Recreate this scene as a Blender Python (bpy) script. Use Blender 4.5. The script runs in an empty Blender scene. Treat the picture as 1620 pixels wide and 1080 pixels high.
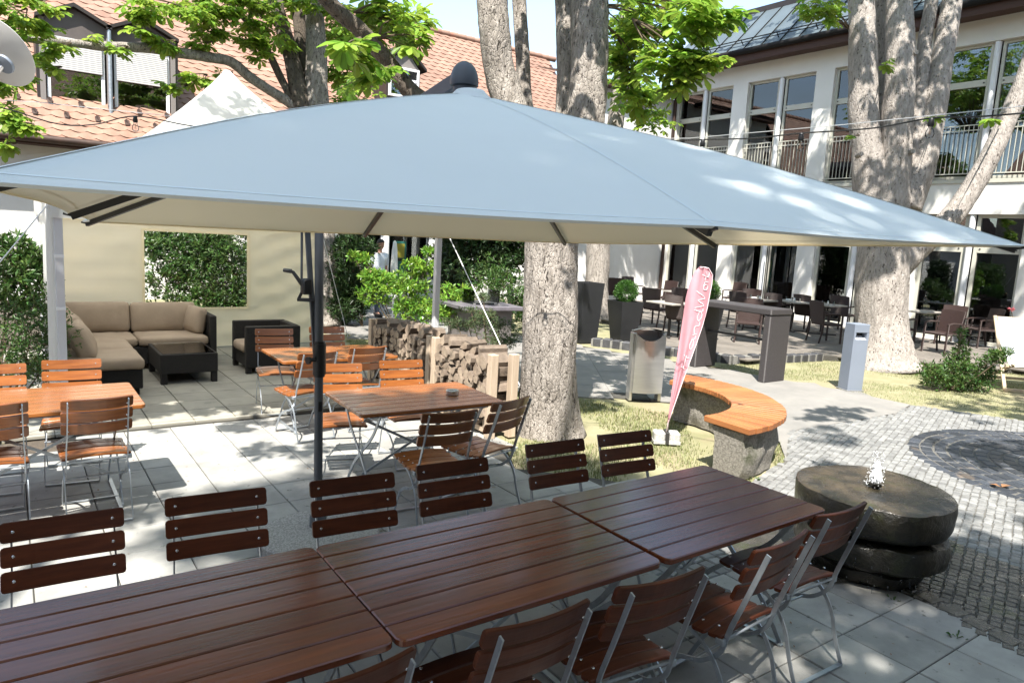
import bpy, math, random
import numpy as np
from mathutils import Vector, Matrix, noise
rnd = random.Random(7)
PI = math.pi
SC = bpy.context.scene
COL = SC.collection
# ---------------------------------------------------------------- camera
CF, CYAW, CPIT, CROL, CH = 1125.08, math.radians(35.574), math.radians(8.3135), math.radians(3.2101), 2.0376
fw = Vector((math.sin(CYAW)*math.cos(CPIT), math.cos(CYAW)*math.cos(CPIT), -math.sin(CPIT)))
r0 = Vector((math.cos(CYAW), -math.sin(CYAW), 0)); u0 = r0.cross(fw)
rt = r0*math.cos(CROL) + u0*math.sin(CROL); up = -r0*math.sin(CROL) + u0*math.cos(CROL)
EYE = Vector((0, 0, CH))
def ray(x, y): return fw + rt*((x-810)/CF) - up*((y-540)/CF)
def un(x, y, z=0.0):
    d = ray(x, y); return EYE + d*((z-CH)/d.z)
def at(x, y, w): return EYE + ray(x, y)*w          # survey point at a given distance along the view axis
def on_x(x, y, X):
    d = ray(x, y); return EYE + d*(X/d.x)
def on_y(x, y, Y):
    d = ray(x, y); return EYE + d*(Y/d.y)
def pr(p):
    v = Vector(p)-EYE; w = v.dot(fw)
    return (810+CF*v.dot(rt)/w, 540-CF*v.dot(up)/w, w) if w > .05 else (-9e9, -9e9, w)
def depth(p): return (Vector(p)-EYE).dot(fw)
cam = bpy.data.cameras.new('camera'); co = bpy.data.objects.new('camera', cam); COL.objects.link(co)
m3 = Matrix((rt, up, -fw)).transposed()
co.matrix_world = Matrix.Translation(EYE) @ m3.to_4x4()
cam.sensor_width = 36; cam.lens = CF/1620*36; cam.clip_end = 900; cam.clip_start = .05
SC.camera = co
# ---------------------------------------------------------------- materials
def rgb(r, g, b):                                   # sRGB 0-255 to linear
    f = lambda c: ((c/255+.055)/1.055)**2.4 if c > 10 else c/255/12.92
    return (f(r), f(g), f(b), 1)
MATS = {}
def mat(name, c1, c2=None, sc=6, rough=.6, rough2=None, metal=0, bump=0, bsc=30, isl=0, stretch=None, spec=.5, ctr=(.35,.65),
        coat=0, trans=0, third=None, det=6, objrand=0, wave=None, hue=0):
    m = bpy.data.materials.new(name); m.use_nodes = True; nt = m.node_tree; N = nt.nodes; L = nt.links
    b = N['Principled BSDF']; out = N['Material Output']
    tc = N.new('ShaderNodeTexCoord'); vec = tc.outputs['Object']
    if objrand:
        oi = N.new('ShaderNodeObjectInfo'); ad = N.new('ShaderNodeVectorMath'); ad.operation = 'MULTIPLY_ADD'
        cb = N.new('ShaderNodeCombineXYZ')
        for i in range(3): L.new(oi.outputs['Random'], cb.inputs[i])
        L.new(cb.outputs[0], ad.inputs[0]); ad.inputs[1].default_value = (17, 31, 11); L.new(vec, ad.inputs[2]); vec = ad.outputs[0]
    if stretch:
        mp = N.new('ShaderNodeMapping'); mp.inputs['Scale'].default_value = stretch; L.new(vec, mp.inputs[0]); vec = mp.outputs[0]
    def ns(scale, d=det):
        n = N.new('ShaderNodeTexNoise'); n.inputs['Scale'].default_value = scale; n.inputs['Detail'].default_value = d
        n.inputs['Roughness'].default_value = .62; L.new(vec, n.inputs['Vector']); return n.outputs['Fac']
    def ramp(f, a, z):
        r = N.new('ShaderNodeMapRange'); r.inputs['From Min'].default_value = a; r.inputs['From Max'].default_value = z; L.new(f, r.inputs['Value']); return r.outputs[0]
    def mix(fac, a, z, mode='MIX'):
        x = N.new('ShaderNodeMix'); x.data_type = 'RGBA'; x.blend_type = mode
        if isinstance(fac, float): x.inputs[0].default_value = fac
        else: L.new(fac, x.inputs[0])
        for s, v in ((x.inputs[6], a), (x.inputs[7], z)):
            if isinstance(v, tuple): s.default_value = v
            else: L.new(v, s)
        return x.outputs[2]
    col = c1; fac = None
    if c2:
        fac = ramp(ns(sc), *ctr); col = mix(fac, c1, c2)
    if third:
        col = mix(ramp(ns(third[1], 4), third[2], third[3]), col if c2 else c1, third[0])
    if isl or objrand and hue:
        g = N.new('ShaderNodeNewGeometry'); h = N.new('ShaderNodeHueSaturation')
        r = N.new('ShaderNodeMapRange'); r.inputs['To Min'].default_value = 1-isl; r.inputs['To Max'].default_value = 1+isl
        L.new(g.outputs['Random Per Island'], r.inputs['Value']); L.new(r.outputs[0], h.inputs['Value'])
        if hue:
            r2 = N.new('ShaderNodeMath'); r2.operation = 'MULTIPLY'; r2.inputs[1].default_value = 7.31
            fr = N.new('ShaderNodeMath'); fr.operation = 'FRACT'; L.new(g.outputs['Random Per Island'], r2.inputs[0]); L.new(r2.outputs[0], fr.inputs[0])
            r3 = N.new('ShaderNodeMapRange'); r3.inputs['To Min'].default_value = .5-hue; r3.inputs['To Max'].default_value = .5+hue
            L.new(fr.outputs[0], r3.inputs['Value']); L.new(r3.outputs[0], h.inputs['Hue'])
        if isinstance(col, tuple): h.inputs['Color'].default_value = col
        else: L.new(col, h.inputs['Color'])
        col = h.outputs[0]
    if isinstance(col, tuple): b.inputs['Base Color'].default_value = col
    else: L.new(col, b.inputs['Base Color'])
    b.inputs['Roughness'].default_value = rough
    if rough2 is not None and fac is not None:
        r = N.new('ShaderNodeMapRange'); r.inputs['To Min'].default_value = rough; r.inputs['To Max'].default_value = rough2
        L.new(fac, r.inputs['Value']); L.new(r.outputs[0], b.inputs['Roughness'])
    b.inputs['Metallic'].default_value = metal; b.inputs['Specular IOR Level'].default_value = spec
    b.inputs['Coat Weight'].default_value = coat; b.inputs['Coat Roughness'].default_value = .12
    if bump:
        bp = N.new('ShaderNodeBump'); bp.inputs['Strength'].default_value = bump; bp.inputs['Distance'].default_value = .01
        if wave:
            w = N.new('ShaderNodeTexWave'); w.wave_type = 'BANDS'; w.bands_direction = wave[0]; w.inputs['Scale'].default_value = wave[1]; w.inputs['Distortion'].default_value = wave[2]
            L.new(vec, w.inputs['Vector']); L.new(w.outputs['Fac'], bp.inputs['Height'])
        else: L.new(ns(bsc, 5), bp.inputs['Height'])
        L.new(bp.outputs[0], b.inputs['Normal'])
    if trans:
        t = N.new('ShaderNodeBsdfTranslucent'); ms = N.new('ShaderNodeMixShader'); ms.inputs[0].default_value = trans
        if isinstance(col, tuple): t.inputs[0].default_value = col
        else: L.new(col, t.inputs[0])
        L.new(b.outputs[0], ms.inputs[1]); L.new(t.outputs[0], ms.inputs[2]); L.new(ms.outputs[0], out.inputs[0])
    MATS[name] = m; return m
# ---------------------------------------------------------------- mesh builder
class MB:
    def __init__(s): s.v = []; s.f = []; s.m = []; s.k = 0
    def add(s, vs, fs, k=None):
        o = len(s.v); s.v += [tuple(v) for v in vs]; s.f += [tuple(i+o for i in f) for f in fs]; s.m += [s.k if k is None else k]*len(fs); return s
    def box(s, a, b, M=None, bev=0, k=None):
        (x0, y0, z0), (x1, y1, z1) = a, b
        if bev:
            e = bev; vs = []; 
            X = (x0, x0+e, x1-e, x1); Y = (y0, y0+e, y1-e, y1); Z = (z0, z0+e, z1-e, z1)
            def P(i, j, q): return (X[i], Y[j], Z[q])
            idx = {}
            def V(i, j, q):
                if (i, j, q) not in idx: idx[(i, j, q)] = len(vs); vs.append(P(i, j, q))
                return idx[(i, j, q)]
            fs = [(V(1,1,0),V(1,2,0),V(2,2,0),V(2,1,0)), (V(1,1,3),V(2,1,3),V(2,2,3),V(1,2,3)), (V(1,0,1),V(2,0,1),V(2,0,2),V(1,0,2)), (V(1,3,1),V(1,3,2),V(2,3,2),V(2,3,1)),
                  (V(0,1,1),V(0,1,2),V(0,2,2),V(0,2,1)), (V(3,1,1),V(3,2,1),V(3,2,2),V(3,1,2)),
                  (V(1,0,2),V(2,0,2),V(2,1,3),V(1,1,3)), (V(1,3,2),V(1,2,3),V(2,2,3),V(2,3,2)), (V(0,1,2),V(1,1,3),V(1,2,3),V(0,2,2)), (V(3,1,2),V(3,2,2),V(2,2,3),V(2,1,3)),
                  (V(1,0,1),V(1,1,0),V(2,1,0),V(2,0,1)), (V(1,3,1),V(2,3,1),V(2,2,0),V(1,2,0)), (V(0,1,1),V(0,2,1),V(1,2,0),V(1,1,0)), (V(3,1,1),V(2,1,0),V(2,2,0),V(3,2,1)),
                  (V(0,1,1),V(1,0,1),V(1,0,2),V(0,1,2)), (V(3,1,1),V(3,1,2),V(2,0,2),V(2,0,1)), (V(0,2,1),V(0,2,2),V(1,3,2),V(1,3,1)), (V(3,2,1),V(2,3,1),V(2,3,2),V(3,2,2)),
                  (V(0,1,2),V(1,0,2),V(1,1,3)), (V(3,1,2),V(2,1,3),V(2,0,2)), (V(0,2,2),V(1,2,3),V(1,3,2)), (V(3,2,2),V(2,3,2),V(2,2,3)),
                  (V(0,1,1),V(1,1,0),V(1,0,1)), (V(3,1,1),V(2,0,1),V(2,1,0)), (V(0,2,1),V(1,3,1),V(1,2,0)), (V(3,2,1),V(2,2,0),V(2,3,1))]
        else:
            vs = [(x, y, z) for z in (z0, z1) for y in (y0, y1) for x in (x0, x1)]
            fs = [(0,2,3,1),(4,5,7,6),(0,1,5,4),(2,6,7,3),(0,4,6,2),(1,3,7,5)]
        if M is not None: vs = [M @ Vector(v) for v in vs]
        return s.add(vs, fs, k)
    def bar(s, p, q, w, t, upv=(0,0,1), k=None, bev=0):       # box from p to q, w across, t along upv
        p, q = Vector(p), Vector(q); d = q-p; L = d.length; d.normalize(); u = Vector(upv); sd = d.cross(u)
        if sd.length < 1e-4: sd = d.cross(Vector((1, 0, 0)))
        sd.normalize(); u = sd.cross(d)
        M = Matrix((d, sd, u)).transposed().to_4x4(); M.translation = p
        return s.box((0, -w/2, -t/2), (L, w/2, t/2), M, bev, k)
    def tube(s, pts, r, n=8, cap=True, k=None, jit=None):
        pts = [Vector(p) for p in pts]; R = r if isinstance(r, (list, tuple)) else [r]*len(pts); vs = []; fs = []
        T = [(pts[min(i+1, len(pts)-1)]-pts[max(i-1, 0)]).normalized() for i in range(len(pts))]
        a = Vector((0, 0, 1)) if abs(T[0].z) < .9 else Vector((1, 0, 0)); a = (a-T[0]*a.dot(T[0])).normalized()
        for i, p in enumerate(pts):
            a = (a-T[i]*a.dot(T[i])).normalized(); b = T[i].cross(a)
            for j in range(n):
                th = 2*PI*j/n; q = a*math.cos(th)+b*math.sin(th); rr = R[i]
                if jit: rr = rr+jit(p+q*rr, rr)
                vs.append(p+q*rr)
        for i in range(len(pts)-1):
            for j in range(n): fs.append((i*n+j, i*n+(j+1)%n, (i+1)*n+(j+1)%n, (i+1)*n+j))
        if cap: fs += [tuple(range(n))[::-1], tuple(range((len(pts)-1)*n, len(pts)*n))]
        return s.add(vs, fs, k)
    def flat(s, pts, w, t, side, k=None):                      # flat steel strip: width w along side vector, thickness t
        pts = [Vector(p) for p in pts]; sd = Vector(side).normalized(); vs = []; fs = []
        for i, p in enumerate(pts):
            T = (pts[min(i+1, len(pts)-1)]-pts[max(i-1, 0)]).normalized(); n = T.cross(sd).normalized()
            for a, b in ((-1,-1),(1,-1),(1,1),(-1,1)): vs.append(p+sd*(a*t/2)+n*(b*w/2))
        for i in range(len(pts)-1):
            for j in range(4): fs.append((i*4+j, i*4+(j+1)%4, (i+1)*4+(j+1)%4, (i+1)*4+j))
        fs += [(3,2,1,0), tuple(range(len(vs)-4, len(vs)))]
        return s.add(vs, fs, k)
    def lathe(s, prof, c=(0,0,0), n=24, k=None, M=None, jit=None):
        vs = []; fs = []; c = Vector(c)
        for r, z in prof:
            for j in range(n):
                th = 2*PI*j/n; p = Vector((r*math.cos(th), r*math.sin(th), z))
                if jit: p = jit(p)
                vs.append((M @ p if M else p)+c)
        for i in range(len(prof)-1):
            for j in range(n): fs.append((i*n+j, i*n+(j+1)%n, (i+1)*n+(j+1)%n, (i+1)*n+j))
        if prof[0][0] > 1e-4: fs.append(tuple(range(n))[::-1])
        if prof[-1][0] > 1e-4: fs.append(tuple(range((len(prof)-1)*n, len(prof)*n)))
        return s.add(vs, fs, k)
    def prism(s, poly, z0, z1, M=None, k=None):
        n = len(poly); vs = [(x, y, z0) for x, y in poly]+[(x, y, z1) for x, y in poly]
        fs = [tuple(range(n))[::-1], tuple(range(n, 2*n))]+[(i, (i+1)%n, n+(i+1)%n, n+i) for i in range(n)]
        if M is not None: vs = [M @ Vector(v) for v in vs]
        return s.add(vs, fs, k)
    def grid(s, fn, nu, nv, k=None, closed=False):
        vs = [fn(i/nu, j/nv) for j in range(nv+1) for i in range(nu+1)]
        fs = [(j*(nu+1)+i, j*(nu+1)+i+1, (j+1)*(nu+1)+i+1, (j+1)*(nu+1)+i) for j in range(nv) for i in range(nu)]
        return s.add(vs, fs, k)
    def mesh(s, name, mats, smooth=False):
        me = bpy.data.meshes.new(name); me.from_pydata(s.v, [], s.f)
        for m in (mats if isinstance(mats, (list, tuple)) else [mats]): me.materials.append(MATS[m] if isinstance(m, str) else m)
        if max(s.m, default=0): me.polygons.foreach_set('material_index', s.m)
        if smooth: me.polygons.foreach_set('use_smooth', [True]*len(me.polygons))
        if smooth and smooth is not True:
            me.set_sharp_from_angle(angle=math.radians(smooth))
        me.validate(); me.update(); return me
    def build(s, name, mats, parent=None, smooth=False, loc=None, rz=0):
        o = bpy.data.objects.new(name, s.mesh(name, mats, smooth)); COL.objects.link(o)
        if parent: o.parent = parent
        if loc is not None: o.location = loc
        if rz: o.rotation_euler = (0, 0, rz)
        return o
def tag(o, label=None, cat=None, group=None, kind=None):
    for k_, v in (('label', label), ('category', cat), ('group', group), ('kind', kind)):
        if v: o[k_] = v
    return o
def thing(name, label, cat, loc=(0,0,0), rz=0, group=None):
    o = bpy.data.objects.new(name, None); COL.objects.link(o); o.location = loc; o.rotation_euler = (0, 0, rz); o.empty_display_size = .1
    return tag(o, label, cat, group)
def dup(root, loc, rz, label=None):
    def cp(o, par):
        c = o.copy(); COL.objects.link(c); c.parent = par
        for ch in list(o.children): cp(ch, c)
        return c
    r = cp(root, None); r.location = loc; r.rotation_euler = (0, 0, rz)
    if label: r['label'] = label
    return r
def bez(pts, n=6):                                            # Catmull-Rom through pts
    P = [Vector(p) for p in pts]; P = [P[0]*2-P[1]]+P+[P[-1]*2-P[-2]]; out = []
    for i in range(1, len(P)-2):
        for j in range(n):
            t = j/n; a, b, c, d = P[i-1:i+3]
            out.append(.5*((2*b)+(c-a)*t+(2*a-5*b+4*c-d)*t*t+(-a+3*b-3*c+d)*t**3))
    return out+[P[-2]]
def inside(p, poly):
    x, y = p; c = False; n = len(poly)
    for i in range(n):
        x1, y1 = poly[i]; x2, y2 = poly[(i+1) % n]
        if (y1 > y) != (y2 > y) and x < (x2-x1)*(y-y1)/(y2-y1)+x1: c = not c
    return c
G = lambda v: (v, v, v, 1)
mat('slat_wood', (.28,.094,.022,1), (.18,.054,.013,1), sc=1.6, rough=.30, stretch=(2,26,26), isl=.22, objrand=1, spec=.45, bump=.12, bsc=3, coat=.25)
mat('slat_wood_shaded', (.105,.027,.009,1), (.066,.016,.0055,1), sc=1.6, rough=.42, stretch=(2,26,26), isl=.22, objrand=1, spec=.3, bump=.12, bsc=3, coat=.1)  # slat_wood again, with the shade over the front chairs put into its colour
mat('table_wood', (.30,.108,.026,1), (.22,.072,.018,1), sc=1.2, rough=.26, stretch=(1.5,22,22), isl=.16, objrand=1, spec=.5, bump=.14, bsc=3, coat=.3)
mat('table_wood_shaded', (.185,.046,.013,1), (.11,.026,.008,1), sc=1.3, rough=.15, rough2=.26, stretch=(1.5,22,22), isl=.3, objrand=1, spec=.35, bump=.12, bsc=3, coat=.35, third=((.13,.045,.022,1), .7, .52, .8))  # table_wood darkened: shade under the parasol put into the colour
mat('galvanised', (.46,.50,.54,1), (.34,.38,.42,1), sc=14, rough=.36, metal=.6, bump=.05)
mat('bolt_metal', (.6,.62,.65,1), rough=.25, metal=.9)
mat('anthracite', (.085,.097,.115,1), (.068,.078,.093,1), sc=5, rough=.45, spec=.5)
mat('black_plastic', (.012,.013,.015,1), rough=.45)
mat('rib_metal', (.05,.048,.047,1), rough=.4, metal=.3)
mat('canopy_cloth', (.83,.895,.89,1), (.80,.865,.865,1), sc=1.5, rough=.75, bump=.12, bsc=3, trans=.16, spec=.25)
mat('canopy_seam', (.83,.89,.89,1), rough=.8)
mat('granite', (.36,.35,.33,1), (.20,.19,.185,1), sc=90, rough=.7, ctr=(.42,.58), det=2)
mat('granite_block', (.55,.54,.52,1), (.3,.29,.28,1), sc=60, rough=.8, bump=.6, bsc=25)
mat('slab', (.335,.33,.31,1), (.24,.238,.225,1), sc=3.6, rough=.72, bump=.2, bsc=120, isl=.15, third=((.11,.11,.10,1), 13, .64, .72))
mat('slab_beige', (.30,.285,.24,1), (.24,.23,.195,1), sc=3, rough=.75, bump=.15, bsc=120, isl=.12, third=((.16,.15,.13,1), 6, .62, .8))
mat('joint_dirt', (.075,.07,.06,1), (.045,.042,.036,1), sc=8, rough=.95)
mat('path_concrete', (.24,.227,.21,1), (.18,.173,.163,1), sc=1.9, rough=.85, bump=.25, bsc=90, isl=.07, third=((.21,.2,.19,1), 4, .6, .8))
mat('mosaic', (.23,.23,.225,1), (.14,.14,.137,1), sc=9, rough=.7, isl=.22, bump=.2, bsc=60)
mat('mosaic_wet', (.085,.078,.065,1), (.035,.033,.027,1), sc=5, rough=.12, rough2=.4, isl=.35, bump=.35, bsc=60, third=((.05,.058,.022,1), 3, .58, .7))
mat('basalt', (.040,.046,.058,1), (.026,.030,.038,1), sc=6, rough=.5, isl=.35, bump=.5, bsc=40, third=((.11,.09,.075,1), 2.2, .64, .7))
mat('kerb_basalt', (.07,.07,.075,1), (.045,.045,.05,1), sc=8, rough=.6, isl=.35, bump=.5, bsc=30)
mat('cobble_joint', (.125,.12,.11,1), (.085,.08,.07,1), sc=12, rough=.9)
mat('mortar', (.22,.215,.20,1), (.15,.145,.135,1), sc=20, rough=.9)
mat('dry_lawn', (.27,.245,.15,1), (.175,.175,.085,1), sc=2.2, rough=.95, bump=.5, bsc=60, third=((.28,.23,.15,1), 1.1, .52, .68))
mat('blade', (.28,.285,.135,1), (.15,.18,.065,1), sc=1.3, rough=.6, isl=.35, hue=.03, trans=.3, spec=.3)
mat('terrace_slab', (.17,.15,.13,1), (.13,.115,.10,1), sc=3, rough=.75, bump=.15, bsc=120, isl=.15, third=((.09,.08,.07,1), 6, .6, .75))
mat('rear_wall', (.30,.27,.23,1), (.25,.225,.19,1), sc=1, rough=.9)
mat('soil', (.05,.04,.03,1), (.09,.07,.05,1), sc=30, rough=.95, bump=.8, bsc=40)
mat('earth', (.10,.095,.06,1), (.15,.13,.09,1), sc=3, rough=.95, bump=.6, bsc=30)
mat('bark', (.36,.325,.29,1), (.185,.162,.14,1), sc=17, rough=.92, bump=1.0, bsc=40, stretch=(1,1,.30), ctr=(.35,.65), third=((.055,.045,.038,1), 46, .585, .63))
mat('bark_pale', (.37,.335,.305,1), (.225,.20,.18,1), sc=17, rough=.92, bump=1.0, bsc=36, stretch=(1,1,.35), ctr=(.35,.65), third=((.08,.065,.055,1), 30, .61, .65))
mat('bark_dark', (.14,.115,.09,1), (.07,.055,.042,1), sc=9, rough=.92, bump=1.0, bsc=34, stretch=(1,1,.35))
mat('twig', (.09,.065,.04,1), rough=.9)
mat('chestnut_leaf', (.30,.43,.06,1), (.19,.32,.04,1), sc=2.0, rough=.42, isl=.38, hue=.025, trans=.52, spec=.45)
mat('laurel_leaf', (.22,.36,.045,1), (.11,.24,.03,1), sc=3, rough=.32, isl=.4, hue=.025, trans=.35, spec=.5)
mat('dark_leaf', (.035,.075,.018,1), (.02,.045,.012,1), sc=3, rough=.45, isl=.4, hue=.02, trans=.2)
mat('mid_leaf', (.075,.145,.03,1), (.045,.095,.02,1), sc=3, rough=.45, isl=.4, hue=.03, trans=.3)
mat('juniper_leaf', (.10,.145,.055,1), (.06,.10,.035,1), sc=3, rough=.6, isl=.35, hue=.03, trans=.25)
mat('box_leaf', (.06,.15,.02,1), (.035,.10,.015,1), sc=6, rough=.4, isl=.4, trans=.25)
mat('flower_pink', (.5,.12,.15,1), rough=.6, isl=.2, trans=.2)
mat('brown_leaf', (.22,.11,.05,1), rough=.7)
mat('render_white', (.72,.71,.69,1), (.66,.65,.635,1), sc=1.1, rough=.85, bump=.12, bsc=150, third=((.60,.59,.57,1), .5, .55, .8))
mat('render_white_warm', (.74,.725,.69,1), (.69,.675,.64,1), sc=.9, rough=.85, bump=.1, bsc=150)
mat('frame_paint', (.52,.51,.44,1), (.47,.46,.40,1), sc=3, rough=.45)
mat('white_paint', (.78,.78,.77,1), rough=.4)
mat('column_white', (.74,.75,.77,1), rough=.35)
mat('curtain', (.62,.66,.64,1), rough=.85, trans=.2)
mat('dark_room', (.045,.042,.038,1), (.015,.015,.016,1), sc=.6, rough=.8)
mat('room_shelf', (.09,.08,.06,1), (.03,.03,.03,1), sc=2, rough=.8)
mat('clay', (.29,.172,.122,1), (.225,.128,.09,1), sc=1.3, rough=.72, isl=.12, bump=.2, bsc=40, third=((.33,.125,.08,1), 3.5, .58, .75))
mat('slate_metal', (.10,.125,.14,1), (.08,.102,.115,1), sc=.8, rough=.45, metal=.1, isl=.06)
mat('gutter_dark', (.012,.011,.011,1), rough=.8, spec=.2)
mat('gutter_copper', (.07,.04,.03,1), (.04,.025,.02,1), sc=6, rough=.55, metal=.3)
mat('soffit_brown', (.065,.028,.020,1), (.045,.02,.014,1), sc=4, rough=.7, stretch=(1,1,9))
mat('dormer_clad', (.035,.028,.026,1), (.022,.018,.017,1), sc=3, rough=.5, metal=.2)
mat('dormer_trim', (.20,.18,.17,1), rough=.6)
mat('dormer_board', (.105,.088,.08,1), (.085,.07,.065,1), sc=3, rough=.6)
mat('shutter', (.52,.515,.51,1), rough=.55)
mat('tent_cloth', (.95,.88,.69,1), (.91,.84,.64,1), sc=.8, rough=.8, trans=.5, bump=.25, bsc=3, spec=.2)
mat('tent_roof', (.84,.84,.82,1), rough=.7, trans=.6, spec=.2)
mat('tent_pole', (.60,.61,.64,1), rough=.4, metal=.2)
mat('strap_white', (.75,.75,.76,1), rough=.6)
mat('wicker_black', (.009,.008,.008,1), (.016,.014,.012,1), sc=60, rough=.6, spec=.3, bump=.6, wave=('Z', 40, 2))
mat('wicker_brown', (.062,.035,.030,1), (.038,.022,.02,1), sc=60, rough=.5, bump=.9, wave=('DIAGONAL', 26, 1.5))
mat('wicker_grey', (.055,.048,.049,1), (.04,.035,.036,1), sc=50, rough=.5, bump=.6, wave=('Z', 26, 1.5))
mat('cushion', (.33,.26,.19,1), (.27,.21,.155,1), sc=3, rough=.85, bump=.3, bsc=7)
mat('cushion_piping', (.10,.075,.06,1), rough=.8)
mat('log_end', (.36,.285,.21,1), (.20,.15,.11,1), sc=7, rough=.85, isl=.25, objrand=1, bump=.5, bsc=30)
mat('log_side', (.20,.155,.12,1), (.11,.085,.065,1), sc=9, rough=.9, objrand=1, bump=.8, bsc=25)
mat('post_wood', (.50,.40,.30,1), (.40,.31,.225,1), sc=2, rough=.8, stretch=(8,8,.8), objrand=1, bump=.2, bsc=8)
mat('bench_wood', (.36,.145,.052,1), (.27,.10,.036,1), sc=2.5, rough=.48, isl=.15, bump=.2, bsc=18, spec=.4)
mat('bench_stone', (.27,.25,.22,1), (.15,.14,.12,1), sc=45, rough=.9, bump=.9, bsc=60, third=((.055,.06,.03,1), 2.2, .6, .72), ctr=(.4,.6))
mat('mill_stone', (.075,.058,.038,1), (.024,.021,.017,1), sc=7, rough=.10, rough2=.35, bump=.9, bsc=26, third=((.045,.042,.02,1), 4, .54, .66))
mat('mill_stone_side', (.018,.016,.010,1), (.008,.0075,.006,1), sc=9, rough=.25, rough2=.5, bump=1, bsc=22, third=((.022,.024,.009,1), 5, .58, .7))
mat('steel_brushed', (.62,.61,.60,1), (.55,.54,.53,1), sc=3, rough=.33, metal=.85, stretch=(1,1,8))
mat('bin_inner', (.02,.02,.02,1), rough=.8)
mat('planter_black', (.016,.017,.019,1), (.022,.023,.026,1), sc=3, rough=.42)
mat('bollard_paint', (.20,.23,.285,1), (.185,.215,.265,1), sc=2, rough=.5)
mat('flag_pink', (.66,.33,.38,1), (.60,.28,.33,1), sc=4, rough=.75, trans=.3, bump=.2, bsc=6)
mat('flag_letter', (.82,.68,.71,1), rough=.75)
mat('flag_white', (.85,.82,.82,1), rough=.7)
mat('canvas_white', (.82,.82,.80,1), rough=.8, trans=.2)
mat('deck_wood', (.50,.40,.28,1), (.42,.33,.23,1), sc=3, rough=.6, stretch=(1,8,8))
mat('terrace_top', (.30,.27,.24,1), (.22,.2,.18,1), sc=4, rough=.5)
mat('table_stone', (.40,.37,.33,1), (.32,.3,.27,1), sc=6, rough=.4)
mat('fire_top', (.16,.145,.165,1), (.12,.11,.125,1), sc=5, rough=.4)
mat('fire_body', (.17,.15,.145,1), (.13,.12,.115,1), sc=4, rough=.6)
mat('dish_grey', (.56,.55,.54,1), rough=.55)
mat('cable_black', (.01,.01,.01,1), rough=.5)
mat('cable_steel', (.6,.6,.6,1), rough=.4, metal=.6)
mat('skin', (.42,.22,.15,1), rough=.5)
mat('polo', (.70,.74,.82,1), rough=.8, bump=.2, bsc=20)
mat('jeans', (.06,.08,.12,1), rough=.8)
mat('hair', (.015,.012,.01,1), rough=.6)
mat('sign_teal', (.03,.14,.11,1), rough=.4)
mat('sign_yellow', (.35,.30,.04,1), rough=.5)
mat('sign_black', (.012,.012,.012,1), rough=.4)
mat('napkin', (.8,.8,.79,1), rough=.8)
mat('brick_red', (.25,.10,.06,1), (.18,.07,.045,1), sc=8, rough=.9)
def glassy(name, tint, alpha, rough=.03, gl=.5):
    m = bpy.data.materials.new(name); m.use_nodes = True; N = m.node_tree.nodes; L = m.node_tree.links
    N.remove(N['Principled BSDF']); t = N.new('ShaderNodeBsdfTransparent'); t.inputs[0].default_value = tint
    g = N.new('ShaderNodeBsdfGlossy'); g.inputs['Roughness'].default_value = rough; g.inputs[0].default_value = (.9,.92,.93,1)
    fr = N.new('ShaderNodeFresnel'); fr.inputs[0].default_value = gl; ms = N.new('ShaderNodeMixShader')
    L.new(fr.outputs[0], ms.inputs[0]); L.new(t.outputs[0], ms.inputs[1]); L.new(g.outputs[0], ms.inputs[2]); L.new(ms.outputs[0], N['Material Output'].inputs[0])
    MATS[name] = m
glassy('window_glass', (.70,.74,.74,1), 1, .01, 2.0)
glassy('table_glass', (.55,.57,.56,1), 1, .03, 1.6)
glassy('clear_film', (.95,.96,.95,1), 1, .05, 1.4)
glassy('bulb_glass', (.96,.96,.96,1), 1, .02, 1.25)
glassy('water_drops', (.9,.92,.95,1), 1, .05, 1.6)
m = bpy.data.materials.new('water_jet'); m.use_nodes = True; b = m.node_tree.nodes['Principled BSDF']
b.inputs['Base Color'].default_value = (.85,.88,.92,1); b.inputs['Roughness'].default_value = .15; b.inputs['Subsurface Weight'].default_value = .0; b.inputs['Transmission Weight'].default_value = .0
b.inputs['IOR'].default_value = 1.33; MATS['water_jet'] = m
# ---------------------------------------------------------------- world and sun
SUNV = Vector((-.435, -.44, 1)).normalized()                   # towards the sun
W = bpy.data.worlds.new('World'); SC.world = W; W.use_nodes = True; N = W.node_tree.nodes; L = W.node_tree.links
sky = N.new('ShaderNodeTexSky'); sky.sky_type = 'NISHITA'; sky.sun_disc = False
sky.sun_elevation = math.asin(SUNV.z); sky.sun_rotation = math.atan2(SUNV.x, SUNV.y); sky.altitude = 300; sky.dust_density = 1.2
tc = N.new('ShaderNodeTexCoord'); ns = N.new('ShaderNodeTexNoise'); ns.inputs['Scale'].default_value = 2.6; ns.inputs['Detail'].default_value = 8; ns.inputs['Roughness'].default_value = .6
mp = N.new('ShaderNodeMapping'); mp.inputs['Scale'].default_value = (1, 1, 2.6); mp.inputs['Location'].default_value = (3.1, 1.7, .4)
mr = N.new('ShaderNodeMapRange'); mr.inputs['From Min'].default_value = .34; mr.inputs['From Max'].default_value = .70
mx = N.new('ShaderNodeMix'); mx.data_type = 'RGBA'; mx.inputs[7].default_value = (2.0, 2.5, 2.85, 1)
L.new(tc.outputs['Generated'], mp.inputs[0]); L.new(mp.outputs[0], ns.inputs[0]); L.new(ns.outputs[0], mr.inputs[0]); L.new(mr.outputs[0], mx.inputs[0]); L.new(sky.outputs[0], mx.inputs[6])
L.new(mx.outputs[2], N['Background'].inputs[0]); N['Background'].inputs[1].default_value = .15
sl = bpy.data.lights.new('sun', 'SUN'); sl.energy = 4.3; sl.angle = math.radians(.53); sl.color = (1, .95, .87)
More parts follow.
